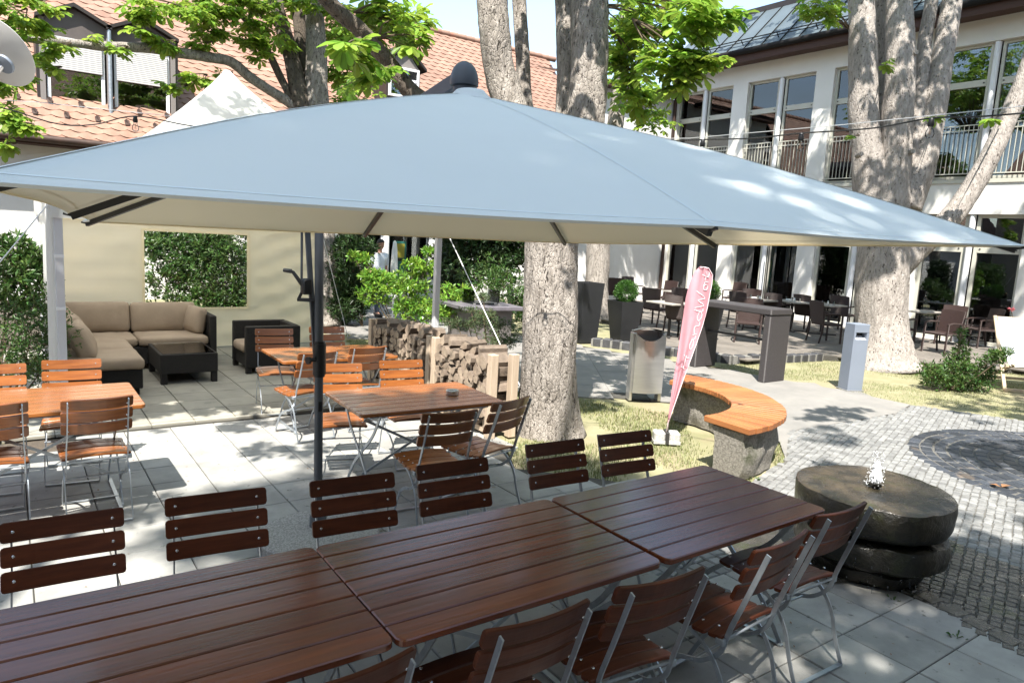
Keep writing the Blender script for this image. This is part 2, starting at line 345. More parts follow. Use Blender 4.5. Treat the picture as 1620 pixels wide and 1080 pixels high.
so = bpy.data.objects.new('sun', sl); COL.objects.link(so); so.rotation_euler = SUNV.to_track_quat('Z', 'Y').to_euler()
SC.view_settings.view_transform = 'Standard'; SC.view_settings.look = 'None'; SC.view_settings.exposure = 1.65; SC.view_settings.gamma = 1
SC.render.engine = 'CYCLES'; SC.cycles.use_denoising = True; SC.cycles.max_bounces = 7; SC.cycles.transparent_max_bounces = 10; SC.cycles.diffuse_bounces = 3; SC.cycles.glossy_bounces = 3
SC.cycles.sample_clamp_indirect = 8; SC.cycles.caustics_reflective = False; SC.cycles.caustics_refractive = False

# one parasol cloth: cool skylight on top, warm light below put into its colours
m = MATS['canopy_cloth']; nt = m.node_tree; N = nt.nodes; L = nt.links; g = N.new('ShaderNodeNewGeometry'); mx = N.new('ShaderNodeMix'); mx.data_type = 'RGBA'
b_ = N['Principled BSDF']; src = b_.inputs['Base Color'].links[0].from_socket; L.new(g.outputs['Backfacing'], mx.inputs[0]); L.new(src, mx.inputs[6]); mx.inputs[7].default_value = (.92, .80, .56, 1); L.new(mx.outputs[2], b_.inputs['Base Color'])
tl = [n for n in N if n.type == 'BSDF_TRANSLUCENT'][0]; L.remove(tl.inputs[0].links[0]); tl.inputs[0].default_value = (.92, .80, .56, 1)

def pits(name, vs, thr, dark, dist=.02, mask=.48):            # bark flakes: raised cells with dark open pits between some of them
    m = MATS[name]; N = m.node_tree.nodes; L = m.node_tree.links; b_ = N['Principled BSDF']; bp = [n for n in N if n.type == 'BUMP'][0]
    tc = N.new('ShaderNodeTexCoord'); mp = N.new('ShaderNodeMapping'); mp.inputs['Scale'].default_value = (1, 1, .42); L.new(tc.outputs['Object'], mp.inputs[0])
    nz = N.new('ShaderNodeTexNoise'); nz.inputs['Scale'].default_value = 9; nz.inputs['Detail'].default_value = 3; L.new(mp.outputs[0], nz.inputs[0])
    ad = N.new('ShaderNodeVectorMath'); ad.operation = 'MULTIPLY_ADD'; L.new(nz.outputs['Color'], ad.inputs[0]); ad.inputs[1].default_value = (.12, .12, .12); L.new(mp.outputs[0], ad.inputs[2])
    v = N.new('ShaderNodeTexVoronoi'); v.feature = 'F1'; v.inputs['Scale'].default_value = vs; L.new(ad.outputs[0], v.inputs['Vector'])
    v2 = N.new('ShaderNodeTexVoronoi'); v2.feature = 'DISTANCE_TO_EDGE'; v2.inputs['Scale'].default_value = vs*1.05; L.new(ad.outputs[0], v2.inputs['Vector'])
    r1 = N.new('ShaderNodeMapRange'); r1.inputs['From Min'].default_value = thr; r1.inputs['From Max'].default_value = thr+.10; L.new(v.outputs['Distance'], r1.inputs['Value'])
    n2 = N.new('ShaderNodeTexNoise'); n2.inputs['Scale'].default_value = 4.5; n2.inputs['Detail'].default_value = 4; L.new(mp.outputs[0], n2.inputs[0])
    r2 = N.new('ShaderNodeMapRange'); r2.inputs['From Min'].default_value = mask; r2.inputs['From Max'].default_value = mask+.10; L.new(n2.outputs['Fac'], r2.inputs['Value'])
    inv = N.new('ShaderNodeMath'); inv.operation = 'SUBTRACT'; inv.inputs[0].default_value = 1; L.new(r1.outputs[0], inv.inputs[1])
    pit = N.new('ShaderNodeMath'); pit.operation = 'MULTIPLY'; L.new(inv.outputs[0], pit.inputs[0]); L.new(r2.outputs[0], pit.inputs[1])
    mx = N.new('ShaderNodeMix'); mx.data_type = 'RGBA'; L.new(pit.outputs[0], mx.inputs[0]); src = b_.inputs['Base Color'].links[0].from_socket; L.new(src, mx.inputs[6]); mx.inputs[7].default_value = dark; L.new(mx.outputs[2], b_.inputs['Base Color'])
    e = N.new('ShaderNodeMapRange'); e.inputs['From Max'].default_value = .16; L.new(v2.outputs['Distance'], e.inputs['Value'])
    hw = N.new('ShaderNodeMath'); hw.operation = 'MULTIPLY'; hw.inputs[1].default_value = .32; L.new(e.outputs[0], hw.inputs[0]); h = N.new('ShaderNodeMath'); h.operation = 'SUBTRACT'; L.new(hw.outputs[0], h.inputs[0]); L.new(pit.outputs[0], h.inputs[1])
    h2 = N.new('ShaderNodeMath'); h2.operation = 'MULTIPLY_ADD'; old = bp.inputs['Height'].links[0].from_socket; L.new(old, h2.inputs[0]); h2.inputs[1].default_value = .8; L.new(h.outputs[0], h2.inputs[2]); L.new(h2.outputs[0], bp.inputs['Height'])
    bp.inputs['Distance'].default_value = dist; bp.inputs['Strength'].default_value = 1
pits('bark', 31, .19, (.055,.044,.037,1), .017, .50); pits('bark_pale', 22, .17, (.08,.064,.055,1), .017, .50); pits('bark_dark', 26, .2, (.03,.024,.02,1), .02, .4)
# ---------------------------------------------------------------- ground
def structure(o, name=None): o['kind'] = 'structure'; return o
def sheet(name, poly, z, m):
    b = MB(); b.add([(x, y, z) for x, y in poly], [tuple(range(len(poly)))]); return structure(b.build(name, m))
def stone(b, cx, cy, w, h, z, rot=0, jit=.0, bev=.004, th=.03, k=None):
    c, s = math.cos(rot), math.sin(rot); P = []
    for sx, sy in ((-1,-1),(1,-1),(1,1),(-1,1)):
        x = sx*w/2+rnd.uniform(-jit, jit); y = sy*h/2+rnd.uniform(-jit, jit); P.append((x, y))
    R = lambda x, y, q: (cx+x*c-y*s, cy+x*s+y*c, q)
    f = 1-2*bev/min(w, h); zz = z+rnd.uniform(-.0015, .0015)*(1+jit*60)
    vs = [R(x*f, y*f, zz) for x, y in P]+[R(x, y, z-bev*1.2) for x, y in P]+[R(x, y, z-th) for x, y in P]
    b.add(vs, [(0,1,2,3)]+[(i+4, (i+1)%4+4, (i+1)%4, i) for i in range(4)]+[(i+8, (i+1)%4+8, (i+1)%4+4, i+4) for i in range(4)], k)
sheet('ground', [(-300,-300),(300,-300),(300,300),(-300,300)], -.06, 'earth')
PATIO = [(-7,-4),(3.0,-4),(3.75,-.6),(4.2,1.18),(4.72,2.95),(4.5,3.9),(4.16,4.41),(3.66,4.95),(4.0,5.72),(4.3,7.52),(.35,7.52),(.35,7.1),(-7,7.1)]
TENTP = [(-.1,7.6),(4.75,7.6),(4.75,12.3),(-.1,12.3)]
b = MB(); 
for i in range(-18, 14):
    for j in range(-10, 20):
        x, y = .05+.4*i+.2, .25+.4*j+.2
        if (inside((x, y), PATIO) or y < 3 and inside((x-.19, y), PATIO)) and not (3.15 < x < 4.0 and 2.45 < y < 3.1 and (x-3.2)**2*.5 < y-2.2): stone(b, x, y, .393, .393, 0, bev=.004)
structure(b.build('patio', 'slab'))
sheet('patio_bedding', PATIO, -.011, 'joint_dirt')
b = MB()
for i in range(0, 12):
    for j in range(0, 12):
        x, y = -.1+.4*i+.2, 7.6+.4*j+.2
        if x < 4.8: stone(b, x, y, .392, .392, .025, bev=.004, th=.05)
for i in range(12): stone(b, -.1+.4*i+.2, 7.56, .396, .06, .022, jit=.003)
structure(b.build('tent_floor', 'slab_beige')); sheet('tent_floor_bedding', TENTP, .013, 'joint_dirt')
# concrete path
PATH = [(6.25,3.95),(7.3,4.62),(9.6,4.55),(10.42,4.75),(10.36,5.9),(10.14,6.85),(10.0,7.9),(9.5,9.4),(9.2,10.75),(8.6,13.5),(8.2,19.9),(5.2,19.9),(5.4,14),(5.5,9.2),(5.75,7.45),(6.4,6.95),(7.15,6.2),(7.15,5.2),(6.8,4.4)]
sheet('path_bedding', PATH, -.012, 'joint_dirt')
b = MB(); ca, sa = math.cos(.95), math.sin(.95)
for i in range(-24, 40):
    for j in range(-20, 40):
        u, v = i*.8+(.4 if j % 2 else 0), j*.5; x = 5.5+u*ca-v*sa; y = 4+u*sa+v*ca
        if inside((x, y), PATH): stone(b, x, y, .797, .497, 0, rot=.95, bev=.0025)
structure(b.build('path', 'path_concrete')); 
FRONTP = [(6.25,3.95),(7.3,4.62),(9.6,4.55),(10.42,4.75),(10.36,5.9),(10.14,6.85),(10.0,7.6),(8.3,7.1),(7.15,6.2),(7.15,5.2),(6.8,4.4)]
sheet('front_path', FRONTP, .004, 'path_concrete')
# cobbles
CC = (8.9, 2.15); CR = 1.68
MOS = [(3.0,-4),(3.8,-.6),(4.28,1.18),(4.78,2.9),(5.3,3.66),(6.25,3.95),(7.3,4.62),(9.6,4.55),(10.42,4.75),(11.0,3.56),(11.8,2.2),(12,-4)]
sheet('cobble_bedding', MOS, -.005, 'cobble_joint')
bd, bw = MB(), MB()
for i in range(0, 142):
    for j in range(0, 138):
        x = 3+i*.066+(.033 if j % 2 else 0)+rnd.uniform(-.004,.004); y = -4+j*.066+rnd.uniform(-.004,.004)
        a = .32; X = 3+(x-3)*math.cos(a)-(y+4)*math.sin(a)+1.9; Y = -4+(x-3)*math.sin(a)+(y+4)*math.cos(a)-1.6
        if not inside((X, Y), MOS) or math.hypot(X-CC[0], Y-CC[1]) < CR+.03: continue
        if X > 9.5 and Y < 1: continue
        wet = (Y < 2.5+.35*noise.noise((X*2, Y*2, 0)) and X < 5.6+.12*noise.noise((X*3, Y*3, 5))) or math.hypot(X-4.55, Y-2.2) < .85
        stone(bw if wet else bd, X, Y, .0595, .0595, .004, rot=a+rnd.uniform(-.09,.09), jit=.004, bev=.005, th=.02)
structure(bd.build('cobble_paving', 'mosaic')); structure(bw.build('wet_cobble_paving', 'mosaic_wet'))
b = MB(); b.prism([(CC[0]+(CR+.02)*math.cos(2*PI*i/60), CC[1]+(CR+.02)*math.sin(2*PI*i/60)) for i in range(60)], -.05, -.004); structure(b.build('cobble_circle_bedding', 'cobble_joint'))
b = MB()
r = .12
while r < CR:
    n = max(5, int(2*PI*r/.185))
    for q in range(n):
        th = 2*PI*(q+.5*(int(r*10) % 2))/n+r
        stone(b, CC[0]+r*math.cos(th), CC[1]+r*math.sin(th), .113, 2*PI*r/n-.016, .004, rot=th, jit=.008, bev=.009)
    r += .128
structure(b.build('basalt_cobble_circle', 'basalt'))
b = MB()                                                      # flat edging stones along the patio and a mosaic strip under the tables
for t in range(44):
    f = t/44; y = -3.6+f*6.6; x = 3.14+(y+3.6)*.245+.05
    stone(b, x+.02, y, .13, .145, .006, rot=-.24+rnd.uniform(-.04,.04), jit=.008, bev=.012, th=.06)
structure(b.build('edging_kerb', 'mosaic_wet'))
b = MB()
for i in range(9):
    for j in range(8):
        x, y = 3.17+i*.1, 2.4+j*.1
        stone(b, x, y, .09, .09, -.002, rot=rnd.uniform(-.1,.1), jit=.006, bev=.008)
structure(b.build('mosaic_strip_paving', 'mosaic'))
# terrace with its kerb

TERR = [(10.55,9.55),(11.0,8.0),(12.9,7.75),(14.6,6.35),(15.6,5.4),(17.6,3.0),(18.95,2.0),(18.95,17.8),(12.9,17.8),(12.4,13.0),(11.1,11.2)]
b = MB(); b.prism(TERR, -.05, .088); structure(b.build('terrace_base', 'joint_dirt'))
b = MB()
for i in range(0, 22):
    for j in range(0, 40):
        x, y = 10.2+.4*i, 2+.4*j
        if inside((x, y), TERR): stone(b, x, y, .394, .394, .1, bev=.004)
structure(b.build('terrace', 'terrace_slab'))
b = MB(); bm = MB(); P = [(9.55,10.55),(10.2,9.3),(10.75,8.1),(11.3,7.9),(12.9,7.68)]
for i in range(len(P)-1):
    a, c = Vector(P[i]), Vector(P[i+1]); n = int((c-a).length/.2); d = (c-a).normalized(); ang = math.atan2(d.y, d.x)
    for q in range(n):
        p = a+(c-a)*((q+.5)/n); M = Matrix.Translation((p.x, p.y, 0)) @ Matrix.Rotation(ang+rnd.uniform(-.06,.06), 4, 'Z')
        b.box((-.08, -.09, -.04), (.08, .09, .15+rnd.uniform(-.015,.015)), M, bev=.018)
    M = Matrix.Translation((a.x, a.y, 0)) @ Matrix.Rotation(ang, 4, 'Z'); bm.box((-.02, -.075, -.04), ((c-a).length, .075, .128), M)
structure(b.build('kerb', 'kerb_basalt')); structure(bm.build('kerb_mortar', 'mortar'))
# lawns
LAWN1 = [(4.78,2.95),(5.3,3.66),(6.25,3.95),(6.8,4.4),(7.15,5.2),(7.15,6.2),(6.4,6.95),(5.75,7.45),(5.5,9.2),(5.4,14),(5.2,19.9),(2,19.9),(2,12.4),(4.75,12.4),(4.35,7.5),(4.05,5.7),(3.66,4.95),(4.16,4.41),(4.5,3.9)]
LAWN2 = [(10.42,4.75),(11.0,3.56),(11.8,2.2),(19,1),(17.6,3.0),(15.6,5.4),(14.6,6.35),(12.9,7.72),(11.0,7.95),(10.05,8.0),(10.14,6.85),(10.36,5.9)]
LAWN3 = [(9.5,9.4),(10.0,7.9),(10.75,8.1),(9.55,10.55),(11.1,11.2),(12.4,13.0),(12.9,16.6),(12.9,19.9),(8.2,19.9),(8.6,13.5),(9.2,10.75)]
sheet('lawn', LAWN1, -.02, 'dry_lawn'); sheet('lawn', LAWN2, -.008, 'dry_lawn'); sheet('lawn', LAWN3, -.02, 'dry_lawn')
sheet('flower_bed', [(-7,7.1),(.35,7.1),(.35,7.52),(-.12,7.52),(-.12,12.4),(2,12.4),(2,19.9),(-7,19.9)], -.02, 'soil')
def blades(name, poly, n, near=3.):
    b = MB(); xs = [p[0] for p in poly]; ys = [p[1] for p in poly]; k = 0
    while k < n:
        x, y = rnd.uniform(min(xs), max(xs)), rnd.uniform(min(ys), max(ys))
        if not inside((x, y), poly): k += .3; continue
        d = noise.noise((x*1.1, y*1.1, 3)); 
        k += 1
        if d < -.14+rnd.uniform(-.1,.1): continue
        h = rnd.uniform(.008, .028)*(1.2 if d > .1 else .8); w = .0045; th = rnd.uniform(0, 2*PI); ln = rnd.uniform(.0, .035)
        c, s = math.cos(th)*w, math.sin(th)*w; lx, ly = -math.sin(th)*ln, math.cos(th)*ln
        b.add([(x-c, y-s, -.02), (x+c, y+s, -.02), (x+lx, y+ly, h)], [(0, 1, 2)])
    o = b.build(name, 'blade'); tag(o, kind='stuff'); return o
tag(blades('grass', LAWN1[:10]+[(4.4,9.2),(4.35,7.5),(4.05,5.7),(3.66,4.95),(4.16,4.41),(4.5,3.9)], 45000), 'dry patchy grass around the big trunk and bench', 'grass')
tag(blades('grass', LAWN2, 45000), 'sun bleached lawn between the path and the terrace', 'grass')
b = MB()                                                      # crumbs, bud scales and small dry leaves on the paving
for q in range(420):
    x, y = rnd.uniform(-1.5, 4.3), rnd.uniform(.8, 7.4)
    if not inside((x, y), PATIO): continue
    a = rnd.uniform(0, 6.3); l = rnd.uniform(.004, .014); w = l*rnd.uniform(.3, .6); c, s_ = math.cos(a), math.sin(a); z = .004
    b.add([(x-c*l, y-s_*l, z), (x+s_*w, y-c*w, z+.002), (x+c*l, y+s_*l, z+.003), (x-s_*w, y+c*w, z+.001)], [(0,1,2,3)])
tag(b.build('leaf_litter', 'brown_leaf'), 'tiny dry leaf scraps and crumbs scattered over the patio slabs', 'litter', kind='stuff')
b = MB()                                                      # weeds in the joints
for (x, y, n) in ((4.62,2.62,14),(4.1,1.0,10),(4.2,1.5,9),(4.45,2.9,8),(5.45,3.72,12),(3.95,.6,8),(4.3,1.9,6)):
    for q in range(n):
        a = rnd.uniform(0, 2*PI); r_ = rnd.uniform(.0,.04); l = rnd.uniform(.012,.036); X, Y = x+r_*math.cos(a), y+r_*math.sin(a)
        w = .003; dx, dy = math.cos(a), math.sin(a)
        b.add([(X-dy*w, Y+dx*w, 0), (X+dy*w, Y-dx*w, 0), (X+dx*l*.6+dy*w*1.6, Y+dy*l*.6-dx*w*1.6, l*.6), (X+dx*l, Y+dy*l, l*.5), (X+dx*l*.6-dy*w*1.6, Y+dy*l*.6+dx*w*1.6, l*.6)], [(0,1,2,3,4)])
tag(b.build('weeds', 'mid_leaf'), 'small green weeds growing along the kerb joints', 'weeds', kind='stuff')
# ---------------------------------------------------------------- beer garden chair and table
def board(b, L, H, T, M=None, bow=0, bowz=0, r=.012, bev=.003, n=8, k=None):
    """plank along x centred on 0, height H along z, thickness T along y, rounded ends and eased edges"""
    xs = [-L/2, -L/2+r*.3, -L/2+r] + [-L/2+r+(L-2*r)*i/n for i in range(1, n)] + [L/2-r, L/2-r*.3, L/2]
    vs, fs = [], []; m = len(xs)
    for x in xs:
        d = min(x+L/2, L/2-x); h = H/2-(r-math.sqrt(max(0, r*r-(r-min(d, r))**2)) if d < r else 0); t = T/2; e = bev
        oy = bow*(2*x/L)**2; oz = bowz*(2*x/L)**2
        for (y, z) in ((-t, -h+e), (-t, h-e), (-t+e, h), (t-e, h), (t, h-e), (t, -h+e), (t-e, -h), (-t+e, -h)): vs.append((x, y+oy, z+oz))
    for i in range(m-1):
        for j in range(8): fs.append((i*8+j, (i+1)*8+j, (i+1)*8+(j+1) % 8, i*8+(j+1) % 8))
    fs += [tuple(range(8)), tuple(range((m-1)*8, m*8))[::-1]]
    if M is not None: vs = [M @ Vector(v) for v in vs]
    b.add(vs, fs, k)
def dome(b, p, d, r=.0065, k=None):
    d = Vector(d).normalized(); M = d.to_track_quat('Z', 'Y').to_matrix().to_4x4()
    b.lathe([(r, 0), (r*.95, r*.3), (r*.6, r*.6), (0, r*.72)], c=p, n=10, k=k, M=M)
T4 = Matrix.Translation
def RX(a): return Matrix.Rotation(a, 4, 'X')
def RZ(a): return Matrix.Rotation(a, 4, 'Z')
def RY(a): return Matrix.Rotation(a, 4, 'Y')
def make_chair(wood, label):
    t = thing('folding_chair', label, 'chair', group='slatted folding chairs')
    b = MB()
    for q in range(3):
        z = .655+q*.086; y = -.205-(z-.46)*.34; M = T4((0, y+.012, z)) @ RX(.328)
        board(b, .41, .0765, .017, M, bow=.022, k=0)
        for sx in (-1, 1): dome(b, M @ Vector((sx*.165, .0085+.0095*.9+.004, 0)), (0, 1, .27), k=1); dome(b, M @ Vector((sx*.165, -.012, 0)), (0, -1, -.27), .005, k=1)
    b.build('backrest', [wood, 'bolt_metal'], t)
    b = MB()
    for q, (y, z, a) in enumerate(((-.165, .452, -.16), (-.085, .441, -.08), (-.003, .437, 0), (.08, .441, .06), (.163, .446, .10))):
        M = T4((0, y, z)) @ RX(a) @ RX(PI/2)
        board(b, .405, .074, .016, M, bow=-.014, k=0)
        for sx in (-1, 1): dome(b, T4((0, y, z)) @ RX(a) @ Vector((sx*.165, 0, .0185)), (0, 0, 1), k=1)
    b.build('seat', [wood, 'bolt_metal'], t)
    for sx in (-1, 1):
        b = MB(); x = sx*.178
        b.flat(bez([(x*.96, -.353, .858), (x*.97, -.285, .66), (x, -.229, .50)], 4)+bez([(x, -.212, .44), (x, -.185, .36), (x, -.10, .285), (x, .02, .245), (x, .105, .19), (x, .16, .10), (x, .205, .012)], 5), .021, .0065, (1, 0, 0))
        b.build('upright', 'galvanised', t)
        b = MB(); x = sx*.19
        b.flat(bez([(x, .18, .43), (x, .06, .425), (x, -.06, .40), (x, -.15, .345), (x, -.215, .25), (x, -.25, .13), (x, -.295, .012)], 5), .019, .0065, (1, 0, 0))
        b.build('leg', 'galvanised', t)
    for y, x, h in ((.205, .178, .010), (-.295, .19, .010)):
        b = MB(); b.bar((-x, y, h), (x, y, h), .022, .008); b.build('foot_bar', 'galvanised', t)
    for y, z in ((-.2, .425), (.165, .428), (-.06, .27)): MB().tube([(-.19, y, z), (.19, y, z)], .006, 8).build('cross_rod', 'galvanised', t)
    for sx in (-1, 1): MB().box((sx*.192-.012, -.215, .41), (sx*.192+.012, -.175, .44), bev=.003).build('hinge', 'galvanised', t)
    return t
def offs(poly, d):
    n = len(poly); out = []
    for i in range(n):
        p0, p, p1 = Vector(poly[i-1]), Vector(poly[i]), Vector(poly[(i+1) % n])
        a = (p-p0).normalized(); c = (p1-p).normalized(); na = Vector((-a.y, a.x)); nc = Vector((-c.y, c.x)); m = (na+nc); m = m.normalized()/max(.5, m.normalized().dot(na))
        out.append(tuple(p+m*d))
    return out
def bprism(b, poly, z0, z1, e=.004, M=None, k=None):          # ccw poly, eased top and bottom edges
    P = [[(x, y, z0) for x, y in offs(poly, e)], [(x, y, z0+e) for x, y in poly], [(x, y, z1-e) for x, y in poly], [(x, y, z1) for x, y in offs(poly, e)]]
    n = len(poly); vs = sum(P, []); fs = [tuple(range(n))[::-1], tuple(range(3*n, 4*n))]
    for q in range(3): fs += [(q*n+i, q*n+(i+1) % n, (q+1)*n+(i+1) % n, (q+1)*n+i) for i in range(n)]
    if M is not None: vs = [M @ Vector(v) for v in vs]
    b.add(vs, fs, k)
def rrect(x0, y0, x1, y1, r, corners=(1,1,1,1), n=5):
    out = []
    for (cx, cy, a0), on in zip(((x0+r, y0+r, PI), (x1-r, y0+r, 1.5*PI), (x1-r, y1-r, 0), (x0+r, y1-r, .5*PI)), corners):
        if on: out += [(cx+r*math.cos(a0+PI/2*i/n), cy+r*math.sin(a0+PI/2*i/n)) for i in range(n+1)]
        else: out.append((cx+(-r if a0 in (PI, .5*PI) else r), cy+(-r if a0 in (PI, 1.5*PI) else r)))
    return out
def make_table(wood, label):
    t = thing('garden_table', label, 'table', group='slatted garden tables')
    b = MB(); n = 7; w = .8/n
    for i in range(n):
        y0, y1 = -.4+i*w+.0032, -.4+(i+1)*w-.0032
        c = (1,1,0,0) if i == 0 else (0,0,1,1) if i == n-1 else (0,0,0,0)
        bprism(b, rrect(-.6, y0, .6, y1, .035, c), .722, .75, .0045)
    b.build('table_top', wood, t)
    b = MB()
    for x in (-.42, .42): b.box((x-.02, -.37, .702), (x+.02, .37, .7215), bev=.003)
    for y in (-.30, .30): b.box((-.5, y-.012, .690), (.5, y+.012, .7015), bev=.002)
    b.build('under_frame', 'galvanised', t)
    for sx in (-1, 1):
        for s in (-1, 1):
            b = MB(); x = sx*(.44+.012*s)
            b.flat(bez([(x, s*.33, .70), (x, s*.20, .52), (x, s*.02, .37), (x, -s*.17, .20), (x, -s*.31, .01)], 5), .026, .008, (1, 0, 0)); b.build('leg', 'galvanised', t)
        b = MB(); b.bar((sx*.44, -.33, .008), (sx*.44, .33, .008), .026, .008); b.build('foot_bar', 'galvanised', t)
    for s in (-1, 1):
        b = MB(); b.bar((-.42, s*.012, .16 if s > 0 else .6), (.42, s*.012, .6 if s > 0 else .16), .008, .02); b.build('brace', 'galvanised', t)
    return t
ch0 = make_chair('slat_wood', '')
LW = [[q for q in ch0.children if q.name.startswith(n)][0].data for n in ('backrest', 'seat')]
def chair(a, c, faces, label, ch=[ch0], used=[0], wood=None):   # a, c: the two ends of the back's top edge
    a, c = Vector(a), Vector(c); d = c-a; ang = math.atan2(d.y, d.x); m = (a+c)/2
    rz = ang if faces > 0 else ang+PI
    f = Vector((-math.sin(rz), math.cos(rz))); p = m+f*.352
    if not used[0]: o = ch[0]; o.location = (p.x, p.y, .001); o.rotation_euler = (0, 0, rz); o['label'] = label
    else: o = dup(ch[0], (p.x, p.y, .001), rz, label)
    used[0] += 1
    wood = wood or LW
    if wood:
        for q in o.children:
            if q.name.startswith(('backrest', 'seat')): q.data = wood[0 if q.name.startswith('backrest') else 1]
    return o
chd = make_chair('slat_wood_shaded', ''); DW = [[q for q in chd.children if q.name.startswith(n)][0].data for n in ('backrest', 'seat')]
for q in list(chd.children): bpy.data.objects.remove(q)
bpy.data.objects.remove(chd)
for a, c, f, lab, in_shade in (
    ((-.05,3.19),(.34,3.17),-1,'shaded slatted folding chair cut by the left edge behind the front table row',1),
    ((.51,3.19),(.91,3.15),-1,'shaded slatted folding chair second from the left behind the long front table row',1),
    ((1.11,3.13),(1.51,3.09),-1,'shaded slatted folding chair right in front of the parasol pole and its granite base',1),
    ((1.66,3.12),(2.05,3.09),-1,'shaded front row folding chair between the parasol pole and the big trunk',1),
    ((2.38,3.18),(2.79,3.15),-1,'shaded slatted folding chair of the front row standing before the foot of the big trunk',1),
    ((2.93,3.16),(3.32,3.12),-1,'shaded slatted folding chair at the right end of the front row, backed by lawn',1),
    ((2.95,1.64),(3.36,1.63),1,'shaded slatted folding chair nearest to the millstone fountain, its back to the camera',1),
    ((2.36,1.54),(2.78,1.57),1,'shaded slatted folding chair one place left of the chair by the fountain',1),
    ((1.67,1.59),(2.07,1.55),1,'shaded slatted folding chair at the table corner, third from the fountain on the near side',1),
    ((1.13,1.59),(1.53,1.58),1,'shaded slatted folding chair cut by the bottom edge at the middle front table',1),
    ((.50,1.60),(.92,1.62),1,'shaded slatted folding chair showing only its back top at the bottom edge',1),
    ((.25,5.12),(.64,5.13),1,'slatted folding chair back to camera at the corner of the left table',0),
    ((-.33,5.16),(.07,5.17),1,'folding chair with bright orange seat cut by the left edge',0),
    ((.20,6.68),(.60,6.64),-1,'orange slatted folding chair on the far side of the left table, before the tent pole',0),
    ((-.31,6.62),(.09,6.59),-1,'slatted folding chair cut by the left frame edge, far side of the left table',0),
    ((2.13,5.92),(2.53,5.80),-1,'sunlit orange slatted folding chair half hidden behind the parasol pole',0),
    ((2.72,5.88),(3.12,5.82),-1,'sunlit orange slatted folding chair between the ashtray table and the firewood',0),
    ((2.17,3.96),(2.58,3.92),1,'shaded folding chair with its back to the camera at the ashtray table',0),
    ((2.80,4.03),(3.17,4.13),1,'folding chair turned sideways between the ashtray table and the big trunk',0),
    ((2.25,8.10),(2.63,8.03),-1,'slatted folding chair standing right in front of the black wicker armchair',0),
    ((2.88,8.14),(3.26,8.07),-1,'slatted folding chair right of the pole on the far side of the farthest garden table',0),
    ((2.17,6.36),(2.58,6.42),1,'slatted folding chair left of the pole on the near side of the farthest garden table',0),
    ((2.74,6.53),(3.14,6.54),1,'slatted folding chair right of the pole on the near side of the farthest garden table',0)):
    chair(a, c, f, lab, wood=DW if in_shade else None)
tb = make_table('table_wood', 'orange slatted garden table in the sun at the left edge of the patio'); tb.location = (.15, 5.77, 0); tb.rotation_euler = (0, 0, .005)
dup(tb, (2.6, 4.92, 0), -.035, 'slatted garden table carrying the glass ashtray in front of the firewood')
dup(tb, (2.71, 7.03, 0), -.02, 'slatted garden table farthest back, in front of the wicker armchair')
td = make_table('table_wood_shaded', 'shaded slatted garden table at the right end of the front row, by the fountain'); td.location = (2.79, 2.27, 0); td.rotation_euler = (0, 0, .012)
dup(td, (1.573, 2.27, 0), -.006, 'shaded slatted garden table in the middle of the front row'); dup(td, (.368, 2.29, 0), -.012, 'shaded slatted garden table at the left end of the front row')
# ashtray
t = thing('ashtray', 'round ribbed glass ashtray on the slatted table by the firewood', 'ashtray', (2.91, 4.86, .7505))
b = MB(); n = 48
b.lathe([(.045, 0), (.052, .004), (.053, .036), (.047, .04), (.041, .036), (.036, .012), (0, .010)], n=n, jit=lambda p: Vector((p.x*(1+.012*math.cos(math.atan2(p.y, p.x)*24)), p.y*(1+.012*math.cos(math.atan2(p.y, p.x)*24)), p.z)))
b.build('bowl', 'steel_brushed', t, smooth=40)
# ---------------------------------------------------------------- cantilever parasol
UC = Vector((1.651, 2.697, 2.052)); un_ = Vector((-.006, .029, 1)).normalized(); ph = -.110
ux = Vector((math.cos(ph), math.sin(ph), 0)); ux = (ux-un_*ux.dot(un_)).normalized(); uy = un_.cross(ux); HB = .585; A = 1.5
t = thing('cantilever_parasol', 'large square cantilever parasol in pale grey cloth over the front tables', 'parasol', (1.62, 4.36, 0)); TP = Vector(t.location)
def U(i, j, h): return UC+ux*(A*i)+uy*(A*j)+un_*h-TP
tips = [(-1.045,-.985),(0,-1),(1,-1),(1,0),(1,1),(0,1),(-1,1),(-1,0)]
b = MB(); NR, NS = 14, 10; vs = []; fs = []
def canopy(s_, u_):                                           # s around (0..8), u from apex to rim
    k_ = int(s_) % 8; f = s_-int(s_); a, c = tips[k_], tips[(k_+1) % 8]
    px, py = a[0]*(1-f)+c[0]*f, a[1]*(1-f)+c[1]*f; sag = 4*f*(1-f)
    inn = .030*sag*u_**2; px *= 1-inn; py *= 1-inn
    h = HB*(1-u_)+(.034-.014*sag)*math.sin(PI*u_)+.0035*noise.noise((px*u_*2.3, py*u_*2.3, 1.7))-.004*sag*u_
    return U(px*u_, py*u_, h)
for i in range(NR+1):
    u_ = .05+(1-.05)*i/NR
    for j in range(8*NS): vs.append(canopy(j/NS, u_))
n = 8*NS
for i in range(NR): fs += [(i*n+j, (i+1)*n+j, (i+1)*n+(j+1) % n, i*n+(j+1) % n) for j in range(n)]
low = [v+Vector((0, 0, -.0035)) for v in vs[-n:]]             # turned hem
o_ = len(vs); hem = [v*1.0+(v-(UC-TP)).normalized()*-.012-un_*.006 for v in vs[-n:]]; vs += hem
fs += [((NR)*n+j, o_+j, o_+(j+1) % n, (NR)*n+(j+1) % n) for j in range(n)]
b.add(vs, fs); cn = b.build('canopy', 'canopy_cloth', t, smooth=35)
